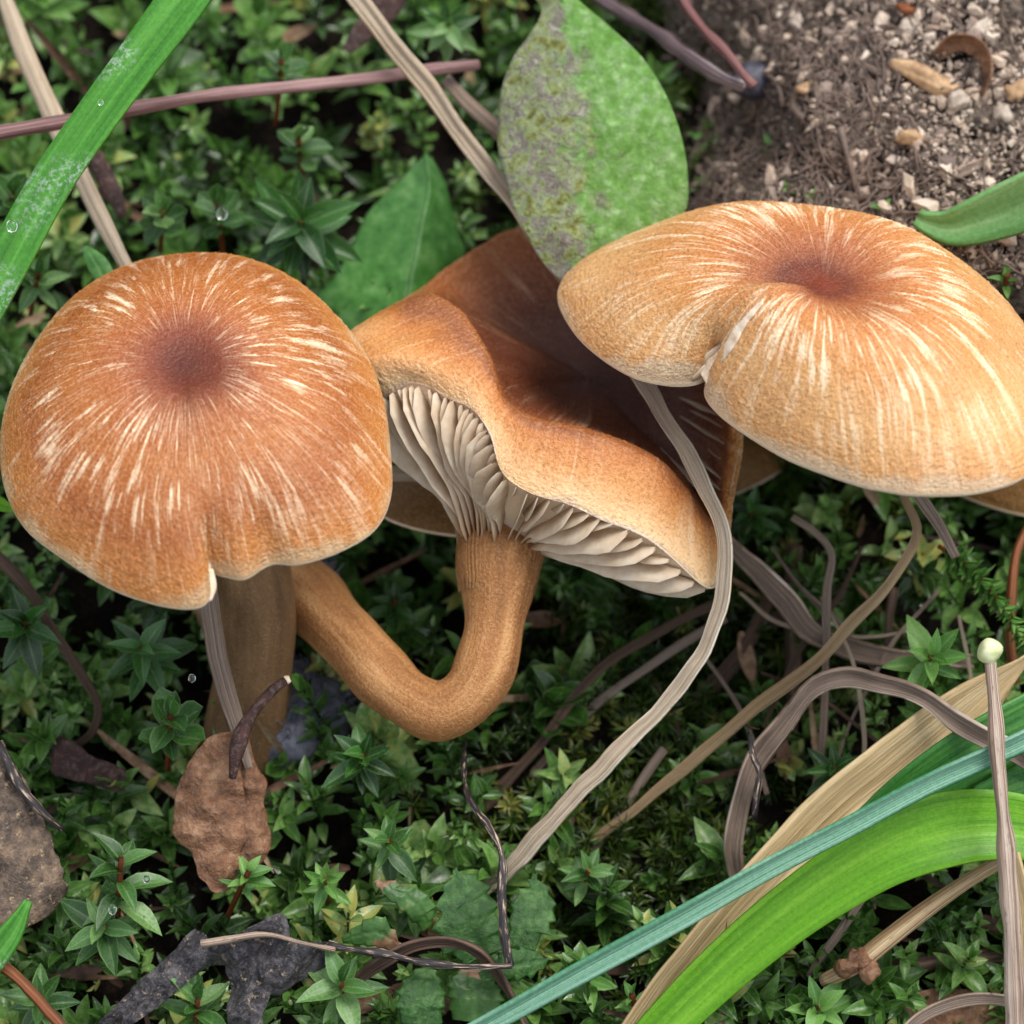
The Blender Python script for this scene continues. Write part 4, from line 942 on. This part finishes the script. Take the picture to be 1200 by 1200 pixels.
one(sheet('dead_leaf', [(-60, 880, .0), (-80, 960, .1), (-70, 1040, .2), (-40, 1100, .25)], [(2, 868, .0), (28, 915, .12), (52, 955, .18), (66, 1000, .22), (76, 1042, .22), (54, 1075, .25), (18, 1092, .28)], M_GREYBARK, rows=150, cols=64, rough=.075, rfreq=15, bulge=.12, thick=.03), 'grey crusty dead leaf at the left edge low down', 'dead leaf')
one(tube('dark_twig', [(-20, 855, .1), (5, 885, .15), (25, 925, .25), (52, 955, .25), (72, 972, .15)], [5, 6, 7, 6, 4], M_BLACKTWIG, k=10, rough=.01, seed=52), 'black twig running along the grey crusty leaf', 'twig')
one(tube('dark_twig', [(-15, 1120, .6), (20, 1146, .65), (45, 1172, .68), (82, 1215, .7)], [6, 6, 7, 6], M_RUST, k=10, rough=.01, seed=53), 'thin rusty twig in the lower left corner', 'twig')
one(tube('dark_twig', [(545, 870, -.6), (544, 912, -.2), (552, 940, .1), (575, 972, .3), (588, 1004, .42), (588, 1050, .5), (591, 1095, .52), (598, 1132, .5)], [3, 4, 4, 5, 5, 5, 5, 5], M_BLACKTWIG, k=10, rough=.008, seed=54), 'thin black twig with pale patches standing below the curved stem', 'twig')
one(tube('dark_twig', [(385, 1108, .5), (420, 1113, .52), (460, 1120, .52), (500, 1128, .52), (545, 1133, .54), (600, 1132, .56)], [6, 5, 5, 5, 4, 4], M_BLACKTWIG, k=10, rough=.008, seed=55), 'black twig lying level from the shrivelled leaf to the standing one', 'twig')
one(ribbon('dry_leaf_strip', [(412, 1150, .3), (440, 1128, .42), (480, 1108, .48), (525, 1103, .48), (562, 1120, .42), (590, 1158, .35), (612, 1210, .3)], [8, 9, 9, 10, 10, 9, 7], M_STRAW_D, cup=.4, fold=.3, thick=.025, roll=.3, twist=1.2, rough=.008, seed=56), 'twisted mauve brown strip looped over the level black twig', 'dry leaf')
one(sheet('dead_leaf', [(62, 862, -.9), (90, 872, -.85), (118, 890, -.8), (150, 900, -.8)], [(60, 905, -.8), (92, 915, -.75), (120, 925, -.75), (148, 925, -.75)], M_MAROON, rows=24, cols=12, rough=.05, rfreq=6), 'dark brown dead leaf in the moss left of the papery leaf', 'dead leaf')

# ---------------------------------------------------------------- moss
def leaf_template(width, fold, curl, rows=6, cols=5, sharp=1.0, waist=.42):
    t = np.linspace(0, 1, rows)
    prof = np.sin(np.clip(t, 0, 1) ** (math.log(.5) / math.log(waist)) * math.pi) ** (.85 * sharp)
    prof[0] = .28; prof[-1] = .02
    x = np.linspace(-1, 1, cols)
    X = x[None] * prof[:, None] * width * .5
    Y = np.broadcast_to(t[:, None], X.shape)
    Z = fold * np.abs(x)[None] * prof[:, None] * width + curl * (t ** 2)[:, None] * 1.0 + .04 * np.sin(t * 7)[:, None] * x[None] * width
    V = np.stack([X, Y, Z], -1).reshape(-1, 3)
    A = np.stack([np.broadcast_to(x[None], X.shape), Y, X * 0], -1).reshape(-1, 3)
    return V, grid_faces(rows, cols), A
TPL = [leaf_template(.42, .28, -.25), leaf_template(.36, .34, .18), leaf_template(.5, .22, -.4), leaf_template(.38, .4, -.08)]
TPL_ROUND = [leaf_template(.66, .2, .15, waist=.55, sharp=.7), leaf_template(.6, .26, -.25, waist=.52, sharp=.7), leaf_template(.7, .18, .3, waist=.55, sharp=.7)]
TPL_FINE = [leaf_template(.20, .3, .2, 4, 3), leaf_template(.16, .3, -.2, 4, 3)]

def frame(d, r):
    """Rotation whose y points along d."""
    y = unit(np.array(d)); h = np.array([r.normal(), r.normal(), r.normal()])
    x = unit(np.cross(y, h)); z = np.cross(x, y)
    return x, y, z
def shoot_leaves(base, axis, height, nleaf, size, r, star=1.0, low=.35):
    """Placements (origin, x, y, z axes, length) of a shoot's leaves, spiralled up its stem; the leaf's z faces up the stem."""
    a = unit(np.array(axis)); b = unit(np.cross(a, r.normal(size=3))); c = np.cross(a, b)
    out = []; ang = r.uniform(0, 6.28)
    for i in range(nleaf):
        t = i / max(nleaf - 1, 1)
        ang += 2.39996 + r.normal() * .12
        p = np.array(base) + a * height * (low + (1 - low) * t)
        el = math.radians(8 + 62 * t ** 2.2 + r.normal() * 9) * star
        rad = b * math.cos(ang) + c * math.sin(ang)
        y = unit(rad * math.cos(el) + a * math.sin(el))
        z = unit(a * math.cos(el) - rad * math.sin(el)); x = np.cross(y, z)
        L = size * (1.0 - .35 * t ** 3) * r.uniform(.8, 1.15) * (.75 + .25 * min(1, t * 4))
        out.append((p, x, y, z, L))
    return out
class Stuff:
    def __init__(s): s.V, s.F, s.A, s.T, s.k = [], [], [], [], 0
    def add(s, tpl, o, x, y, z, L, tint):
        V, F, A = tpl
        s.V.append(o + (V[:, :1] * x + V[:, 1:2] * y + V[:, 2:] * z) * L)
        s.F.append(F + s.k); s.A.append(A); s.T.append(np.full(len(V), tint)); s.k += len(V)
    def stem(s, p0, p1, r0, tint, rr):
        d = unit(p1 - p0); b = unit(np.cross(d, rr.normal(size=3))); c = np.cross(d, b)
        q = [p + (b * math.cos(t) + c * math.sin(t)) * r0 for p in (p0, p1) for t in (0, 2.09, 4.19)]
        s.V.append(np.array(q)); s.F.append(np.array([[0, 1, 4, 3], [1, 2, 5, 4], [2, 0, 3, 5]]) + s.k)
        s.A.append(np.full((6, 3), .5)); s.T.append(np.full(6, tint)); s.k += 6
    def build(s, name, mat):
        return part(name, np.concatenate(s.V), np.concatenate(s.F), mat, None, {'lf': np.concatenate(s.A), 'tint': np.concatenate(s.T)})
r = np.random.default_rng(99)
moss = Stuff(); fine = Stuff()
def finezone(px, py):
    return float(np.exp(-(((px - 800) / 190) ** 2 + ((py - 820) / 240) ** 2)) + .8 * np.exp(-(((px - 690) / 90) ** 2 + ((py - 1010) / 130) ** 2)) + .7 * np.exp(-(((px - 700) / 100) ** 2 + ((py - 120) / 180) ** 2)))
step = 36
for py in np.arange(-420, 1560, step):
    for px in np.arange(-480, 1690, step):
        x, y = px + r.uniform(-.5, .5) * step, py + r.uniform(-.5, .5) * step
        inside = -60 < x < 1260 and -60 < y < 1260
        if not inside and r.uniform() < .35: continue
        b = float(bank(x, y))
        if b > .12 or (b > .03 and r.uniform() < .6): continue
        fz = finezone(x, y)
        if r.uniform() < fz * .85: continue
        base = GP(x, y)
        ax_ = np.array([r.normal() * .38, .45 + r.normal() * .38, .85])
        h = r.uniform(.3, .8) * (.8 if 300 < x < 480 and 640 < y < 880 else 1)
        rnd = (x < 360 and y < 300 and r.uniform() < .6) or r.uniform() < .12
        size = r.choice([r.uniform(.12, .22), r.uniform(.2, .36), r.uniform(.3, .5)], p=[.48, .38, .14]) * (1.0 if not rnd else .85)
        nl = int(r.integers(8, 19))
        t0 = np.clip(r.normal(.50, .22), .02, .98)
        tp = TPL_ROUND if rnd else TPL
        moss.stem(base, base + unit(ax_) * h, .014, .15, r)
        for (o_, X_, Y_, Z_, L_) in shoot_leaves(base, ax_, h, nl, size, r):
            moss.add(tp[r.integers(len(tp))], o_, X_, Y_, Z_, L_, float(np.clip(t0 + r.normal() * .1, 0, 1)))
tag(moss.build('moss_carpet', M_MOSS), 'dense carpet of small leafy green moss covering the ground', 'moss', kind='stuff')
for i in range(2600):
    x, y = r.uniform(420, 1240), r.uniform(-30, 1230)
    fz = finezone(x, y)
    b = float(bank(x, y))
    edge = (.02 < b < .35) * .5
    if r.uniform() > fz + edge or b > .5: continue
    base = GP(x, y); ax_ = np.array([r.normal() * .5, .5 + r.normal() * .5, .8]); h = r.uniform(.25, .6)
    t0 = np.clip(r.normal(.45, .22), 0, 1)
    fine.stem(base, base + unit(ax_) * h, .010, .2, r)
    for (o_, X_, Y_, Z_, L_) in shoot_leaves(base, ax_, h, 34, .16, r, .8, .1):
        fine.add(TPL_FINE[r.integers(2)], o_, X_, Y_, Z_, L_, float(np.clip(t0 + r.normal() * .1, 0, 1)))
tag(fine.build('fine_moss', M_FINE), 'fine needle leaved yellowish moss in the shade below the caps', 'moss', kind='stuff')

lit = Stuff()
r = np.random.default_rng(321)
LT = [leaf_template(.07, .3, .12, 7, 3), leaf_template(.05, .3, -.2, 7, 3), leaf_template(.3, .2, .25, 6, 5)]
for i in range(330):
    x, y = r.uniform(-200, 1400), r.uniform(-200, 1400)
    if bank(x, y) > .3: continue
    q = GP(x, y, r.uniform(.12, .5))
    yy_ = unit(np.array([r.normal(), r.normal() * .8, r.normal() * .35])); zz_ = unit(np.array([r.normal() * .3, .3, 1.0])); xx_ = unit(np.cross(yy_, zz_)); zz_ = np.cross(xx_, yy_)
    k_ = r.integers(3)
    lit.add(LT[k_], q, xx_, yy_, zz_, r.uniform(.5, 1.3) if k_ < 2 else r.uniform(.25, .5), float(r.uniform()))
def mat_litter():
    t = NT('brown_litter'); o = t.obj()
    c = t.ramp(t.math('ADD', t.attr('tint').outputs['Fac'], t.val(t.noise(o, 12, 4), .3, .7, -.2, .2)), [(0, srgb(40, 28, 22)), (.4, srgb(86, 62, 46)), (.75, srgb(128, 98, 74)), (1, srgb(168, 142, 112))])
    return t.finish(c, .6, t.bump(t.noise(o, 30, 4), .6, .02), spec=.3)
tag(lit.build('plant_litter', mat_litter()), 'brown scraps of dead stems and leaves among the moss', 'litter', kind='stuff')

# single moss shoots that stand out
def leaf_mesh(tpl, mat, nm):
    V, F, A = tpl
    me = mesh(nm, (V), F, mat, {'lf': A})
    return me
LM = {k: [leaf_mesh(t, m, 'leaf') for t in tp] for k, m, tp in (('n', M_MOSS_I, TPL), ('d', M_MOSS_DARK, TPL), ('b', M_MOSS_BR, TPL), ('r', M_MOSS_I, TPL_ROUND))}
def moss_shoot(label, px, py, w, axis, height, nleaf, size, kind='n', seed=0, star=1.0, low=.35):
    r = np.random.default_rng(1000 + seed)
    a = unit(np.array(axis, float)); topp = Q(px, py, w); base = topp - a * height
    t = thing('moss_shoot', label, 'moss shoot', base, 'moss shoots that stand out from the carpet')
    C = np.linspace(0, 1, 8)[:, None] * (topp - base) + base - a * .25 * (1 - np.linspace(0, 1, 8))[:, None]
    tube_uvw('stem', C, np.linspace(0, height, 8), np.full(8, .022), M_MSTEM, t, 8)
    for (o_, X_, Y_, Z_, L_) in shoot_leaves(base, a, height, nleaf, size, r, star, low):
        ob = bpy.data.objects.new('leaf', LM[kind][r.integers(len(LM[kind]))]); COL.objects.link(ob)
        ob.parent = t
        p = td(o_ - base); x, y, z = td(X_) * L_, td(Y_) * L_, td(Z_) * L_
        ob.matrix_local = Matrix(((x[0], y[0], z[0], p[0]), (x[1], y[1], z[1], p[1]), (x[2], y[2], z[2], p[2]), (0, 0, 0, 1)))
    return t
SH = [
 ('upright moss shoot with red stem and long leaves, right of the grey crusty leaf', 142, 1005, .75, (.1, .75, .6), .55, 12, .42, 'n', .8, .0),
 ('lower tier of moss leaves under the red stemmed shoot', 120, 1085, .55, (-.1, .3, .9), .4, 12, .42, 'n', .7, .2),
 ('dark star shaped moss shoot under the curved mushroom stem', 425, 885, -.25, (.05, .35, .9), .5, 14, .36, 'd', 1, .35),
 ('bright star shaped moss shoot beside the pale bud', 1092, 768, -.15, (.1, .3, .9), .5, 13, .37, 'b', 1, .35),
 ('wet moss shoot left of the papery dead leaf stalk', 200, 838, .1, (.1, .6, .75), .5, 11, .33, 'r', 1, .3),
 ('large dark star of moss leaves above the gap between the caps', 352, 258, -1.5, (.1, .3, .9), .6, 18, .56, 'd', .8, .3),
 ('small wet moss shoot at the top near the purplish stalk', 330, 70, -1.9, (.1, .6, .7), .5, 11, .28, 'r', 1, .3),
 ('moss shoot with glassy leaves just below the purplish stalk', 350, 160, -1.8, (0, .5, .8), .5, 11, .26, 'r', 1, .3),
 ('moss shoot with ring like glassy leaf above the leftmost cap', 255, 240, -1.5, (0, .5, .8), .5, 10, .27, 'r', 1.1, .3),
 ('moss shoot between the grass blade and the leftmost cap', 190, 245, -1.5, (.1, .4, .9), .5, 12, .27, 'r', 1, .3),
 ('small moss shoot at the tip of the papery dead leaf', 292, 1020, .3, (.3, .6, .7), .4, 12, .22, 'b', 1, .3),
 ('moss shoot at the left edge beside the grass blade', 15, 225, -1.3, (.2, .4, .9), .5, 12, .30, 'r', 1, .3),
 ('moss shoot under the grass blade at the left edge', 45, 320, -1.2, (.2, .4, .9), .5, 12, .30, 'n', 1, .3),
 ('dark leafy moss shoot under the lower edge of the leftmost cap', 165, 760, -.5, (-.1, .3, .9), .5, 14, .38, 'd', .8, .3),
 ('moss shoot at the left edge below the leftmost cap', 30, 730, -.5, (.1, .3, .9), .5, 13, .38, 'd', .9, .3),
 ('moss shoot between the black shrivelled leaf and the level twig', 400, 1150, .55, (.0, .5, .8), .45, 11, .34, 'n', 1, .3),
 ('moss shoot below the black shrivelled leaf at the bottom edge', 232, 1170, .4, (.1, .6, .7), .45, 10, .36, 'n', 1.2, .3),
 ('moss shoot in the bottom left corner', 45, 1170, .4, (.0, .4, .9), .45, 12, .36, 'n', .9, .3),
 ('moss shoot right of the brown blotched leaf under the long straw', 690, 1020, -.3, (.1, .4, .9), .45, 12, .28, 'n', 1, .3),
 ('pale moss shoot above the blue green blade, bottom middle', 690, 1145, .0, (0, .4, .9), .4, 12, .26, 'b', 1, .3),
 ('bright moss shoot under the blue green blade at the bottom', 740, 1165, .1, (-.2, .7, .6), .45, 14, .2, 'b', 1.1, .1),
 ('moss shoot at the bottom edge left of the brown knob', 960, 1180, .1, (0, .4, .9), .4, 13, .34, 'b', .9, .3),
 ('moss shoot hanging at the top edge left of the large leaf', 525, 30, -2.1, (.1, .0, 1), .4, 13, .3, 'n', .9, .3),
 ('dim moss shoot in the hollow between the two stems', 462, 705, -1.5, (.1, .3, .9), .4, 12, .25, 'd', 1, .3),
 ('small moss shoot in shadow left of the upright brown stem', 880, 600, -1.8, (0, .3, .9), .4, 12, .28, 'd', 1, .3),
 ('moss shoot left of the standing black twig below the curved stem', 455, 985, .0, (.0, .4, .9), .4, 12, .3, 'n', 1, .3),
 ('small bright moss shoot between the papery dead leaf and the herb leaves', 380, 1030, .1, (.0, .4, .9), .4, 13, .24, 'b', 1, .3),
 ('leafy moss shoot above the tan faded blade', 980, 900, -.6, (.0, .4, .9), .4, 12, .28, 'd', 1, .3),
]
for i, s in enumerate(SH):
    moss_shoot(s[0], s[1], s[2], s[3], s[4], s[5], s[6], s[7], s[8], i, s[9], s[10])

# feathery moss sprig at the right
fs = thing('feather_moss', 'feathery bright green moss sprig above the pale bud', 'moss sprig', Q(1115, 640, -.9))
P_, s_ = by_length(QL([(1100, 640, -.95), (1130, 660, -.8), (1160, 692, -.65), (1182, 722, -.55), (1200, 752, -.5)]), 40)
tube_uvw('stem', P_, s_, np.full(40, .02), M_MSTEM, fs, 8)
rr = np.random.default_rng(17)
for i in range(2, 40):
    T = unit(P_[min(i + 1, 39)] - P_[i - 1])
    for k in range(4):
        ang = k * 1.57 + i * .9 + rr.normal() * .2
        b = unit(np.cross(T, np.array([0, 0, 1.0]))); c = np.cross(T, b)
        rad = b * math.cos(ang) + c * math.sin(ang)
        y = unit(rad * .8 + T * .75); z = unit(T - y * (T @ y)); x = np.cross(y, z)
        L = .17 * (1 - .25 * (i / 40)) * rr.uniform(.8, 1.2)
        ob = bpy.data.objects.new('leaf', LM['b'][k]); COL.objects.link(ob); ob.parent = fs
        p = tw(P_[i]) - wloc(fs); xx, yy, zz = td(x) * L, td(y) * L, td(z) * L
        ob.matrix_local = Matrix(((xx[0], yy[0], zz[0], p[0]), (xx[1], yy[1], zz[1], p[1]), (xx[2], yy[2], zz[2], p[2]), (0, 0, 0, 1)))

# ---------------------------------------------------------------- the soil bank's crumbs, roots and chips
def ico(level):
    import bmesh
    bm = bmesh.new(); bmesh.ops.create_icosphere(bm, subdivisions=level, radius=1)
    V = np.array([v.co[:] for v in bm.verts]); F = np.array([[v.index for v in f.verts] for f in bm.faces]); bm.free()
    return V, F
IV, IF = ico(1)
IV2, IF2 = ico(2)
r = np.random.default_rng(5)
V, F, T, k = [], [], [], 0
cx_, cy_ = r.uniform(690, 1560, 40000), r.uniform(-260, 420, 40000)
cb_ = bank(cx_, cy_); cg_ = ground_points(cx_, cy_)
for x, y, b_, c in zip(cx_, cy_, cb_, cg_):
    if r.uniform() > b_ * 1.4 - .05: continue
    s = min(.085, .0085 * math.exp(r.normal() * .7 + .2))
    c = c + np.array([0, .41, .91]) * (.03 + s * .3 + (.05 if b_ > .3 else 0))
    v = IV * (1 + .28 * r.normal(size=(len(IV), 1))) * s * np.array([r.uniform(.6, 1.6), r.uniform(.5, 1.1), r.uniform(.6, 1.1)])
    a = r.uniform(0, 6.28); ca, sa = math.cos(a), math.sin(a)
    v = np.stack([v[:, 0] * ca - v[:, 1] * sa, v[:, 0] * sa + v[:, 1] * ca, v[:, 2]], -1)
    V.append(v + c); F.append(IF + k); T.append(np.full(len(IV), np.clip(r.beta(2.4, 2.6) + .16 + .16 * smooth(950, 1200, x) - .16 * smooth(120, 300, y) - .16 * smooth(960, 800, x), 0, .93))); k += len(IV)
o = part('soil_crumbs', np.concatenate(V), np.concatenate(F), M_CRUMB, None, {'tint': np.concatenate(T)}, flat=True)
tag(o, 'loose crumbs and grit scattered over the soil bank', 'soil crumbs', kind='stuff')
V, F, k = [], [], 0
for i in range(950):
    x, y = (r.uniform(730, 1050), r.uniform(40, 330)) if i % 2 else (r.uniform(730, 1500), r.uniform(-200, 400))
    if r.uniform() > bank(x, y) + .05: continue
    d = r.uniform(0, 6.28); L = r.uniform(25, 130); n = 9
    rad = r.uniform(.003, .012); ds = r.normal() * .25
    xy = []
    for s in range(n):
        xy.append((x, y)); x += math.cos(d) * L / n; y += math.sin(d) * L / n; d += r.normal() * .35 + ds
    xy = np.array(xy)
    pts = ground_points(xy[:, 0], xy[:, 1]) + np.array([0, .41, .91]) * (.08 + .09 * np.sin(np.linspace(0, math.pi, n)) * r.uniform(.6, 1.1, n))[:, None]
    pts = np.array(pts); tt = unit(np.gradient(pts, axis=0)); b = unit(np.cross(tt, [0, 0, 1.0])); c = np.cross(tt, b)
    ring = np.stack([pts + (b * math.cos(a) + c * math.sin(a)) * rad for a in (0, 1.57, 3.14, 4.71)], 1)
    V.append(ring.reshape(-1, 3)); F.append(grid_faces(n, 4, True) + k); k += 4 * n
tag(part('hair_roots', np.concatenate(V), np.concatenate(F), M_HAIRROOT), 'fine tangled hair roots over the soil bank', 'roots', kind='stuff')
def bw(px, py, up): return tuple([px, py, float(GP(px, py, up)[2])])
rt = thing('root', 'grey woody root running down to the blue black stone at the top', 'root', Q(700, -10, -2.2))
tube('main_root', [(660, -35, -2.5), (705, 0, -2.3), (760, 32, -2.0), (810, 68, -1.7), (852, 93, -1.45), (872, 100, -1.4)], [8, 8, 9, 10, 10, 8], M_ROOT, rt, k=12, rough=.012, seed=61)
one(tube('root', [(790, -25, -1.9), (805, 8, -1.75), (828, 38, -1.55), (852, 62, -1.4), (872, 88, -1.25), (884, 100, -1.2)], [6, 6, 6, 7, 6, 5], M_ROOTRED, k=10, rough=.008, seed=62), 'thin reddish root beside the grey root at the top', 'root')
for (lab, pts, rr_) in (
    ('thin rootlet curling left below the blue black stone', [(884, 120, -1.1), (880, 140, -1.05), (862, 145, -1.05), (842, 158, -1.1), (838, 175, -1.2)], 3.5),
    ('forked rootlet standing right of the blue black stone', [(945, 78, -1.25), (938, 100, -1.1), (930, 122, -1.1), (942, 140, -1.2)], 5),
    ('straight rootlet hanging above the rightmost cap', [(985, 150, -1.2), (992, 178, -1.1), (1000, 205, -1.1), (1002, 222, -1.15)], 4),
    ('loop of rootlet over the blue black stone', [(850, 110, -1.2), (872, 92, -1.0), (895, 86, -.98), (912, 100, -1.0), (918, 125, -1.1)], 3),
    ('long pale rootlet across the soil bank', [(1040, 92, -1.1), (1045, 70, -1.0), (1052, 64, -1.0), (1042, 85, -1.0), (1018, 80, -1.1), (1000, 70, -1.2)], 5)):
    P0 = [(a, b_, float(GP(a, b_, .14)[2])) for (a, b_, c_) in pts]
    one(tube('rootlet', P0, rr_, M_HAIRROOT, k=8, rough=.006, seed=int(pts[0][0])), lab, 'root', 'rootlets on the soil bank')
def lump(name, label, cat, px, py, size, sq, mat, seed, rot=0.0, group=None, lumpy=.30, up=.1):
    X, F = blob(np.zeros(3), size, seed, lumpy, 22, 14, sq)
    ca, sa = math.cos(rot), math.sin(rot)
    X = np.stack([X[:, 0] * ca - X[:, 1] * sa, X[:, 0] * sa + X[:, 1] * ca, X[:, 2]], -1) + GP(px, py, up)
    return tag(part(name, X, F, mat), label, cat, group)
lump('pebble', 'blue black stone at the upper end of the grey root', 'stone', 884, 108, .19, (1.0, .8, .8), M_PEBBLE, 81, .3, up=.2, lumpy=.12)
lump('wood_chip', 'long tan wood chip on the soil bank', 'wood chip', 1092, 106, .3, (1.1, .27, .3), M_CHIP, 82, -.5, up=.14, lumpy=.2)
lump('seed', 'small orange brown seed at the top of the soil bank', 'seed', 1060, 22, .075, (1.1, .6, .6), M_RUST, 83, -.3, up=.14)
lump('pebble', 'oval tan pebble on the soil above the rightmost cap', 'stone', 1067, 170, .10, (1.2, .65, .6), M_CHIP, 84, -.2, 'pale pebbles on the bank', up=.12)
lump('pebble', 'whitish pebble at the right side of the soil bank', 'stone', 1172, 142, .085, (.9, .9, .7), M_STONE, 85, .2, 'pale pebbles on the bank', up=.13)
lump('pebble', 'pale pebble near the top middle of the soil bank', 'stone', 932, 36, .06, (1, .9, .8), M_STONE, 86, 0, 'pale pebbles on the bank', up=.13)
lump('pebble', 'cream pebble just right of the blue black stone', 'stone', 942, 112, .07, (1.1, .7, .7), M_CHIP, 87, .5, 'pale pebbles on the bank', up=.13)
lump('pebble', 'bluish white pebble upper right of the soil bank', 'stone', 1062, 42, .075, (1.1, .8, .7), M_STONE, 88, 0, 'pale pebbles on the bank', up=.13)
lump('pebble', 'cream pebble below the tan wood chip', 'stone', 1120, 128, .08, (1.1, .8, .7), M_STONE, 89, .3, 'pale pebbles on the bank', up=.13)
lump('pebble', 'tan pebble at the right edge of the soil bank', 'stone', 1190, 118, .1, (1.0, .8, .7), M_CHIP, 90, .3, 'pale pebbles on the bank', up=.13)
z = lambda a, b_, u: (a, b_, float(GP(a, b_, u)[2]))
one(ribbon('dead_leaf', [z(1095, 70, .1), z(1120, 50, .2), z(1148, 56, .24), z(1158, 82, .22), z(1148, 112, .15)], [6, 12, 14, 11, 7], M_BROWNLEAF, cup=.5, thick=.02, roll=.4, twist=1.0, rough=.02, seed=91), 'curled reddish brown leaf scrap on the soil bank', 'dead leaf')
one(ribbon('bark_scrap', [z(1108, 205, .12), z(1138, 198, .16), z(1162, 190, .12)], [6, 9, 5], M_STRAW_G, cup=.3, thick=.03, rough=.01, seed=92), 'grey bark scrap above the blunt green blade', 'bark')
# tiny green sprigs on the bank
for i, (px, py, lab) in enumerate(((903, 170, 'tiny yellow green sprig below the blue black stone'), (822, 178, 'curved green sprig left of the soil bank beside the large leaf'), (924, 222, 'tiny green sprig just above the rightmost cap'),
        (952, 232, 'tiny feathery sprig touching the rightmost cap'), (1180, 322, 'small feathery green sprig right of the rightmost cap'), (1034, 244, 'tiny sprig behind the middle of the rightmost cap'), (830, 150, 'yellowish curled sprig left of the soil bank'), (765, 12, 'green sprig beside the grey root at the top'), (820, 215, 'leafy green sprig behind the large leaf edge'))):
    q = GP(px, py, .16)
    moss_shoot(lab, px, py, float(q[2]), (r.normal() * .4, .5, .7), .2, 9, .15, 'b', 200 + i, .9, .1)

# ---------------------------------------------------------------- water drops
dr = [(14, 265, .2, .045, 'water drop low on the flat green grass blade'), (118, 120, .25, .022, 'tiny drop in the middle of the flat green grass blade'), (132, 1066, .85, .035, 'yellowish drop on the red stemmed moss shoot'), (172, 1030, .85, .03, 'drop on the pointed leaf of the red stemmed moss shoot'),
      (260, 250, -1.2, .05, 'drop on the moss above the leftmost cap'), (225, 795, .3, .03, 'drop on the wet moss shoot by the straw stalk')]
for (px, py, w, s, lab) in dr:
    X, F = blob(Q(px, py, w), s, int(px), .05, 14, 10, (1, 1.1, .7))
    tag(part('water_drop', X, F, M_DROP), lab, 'water drop', 'water drops')
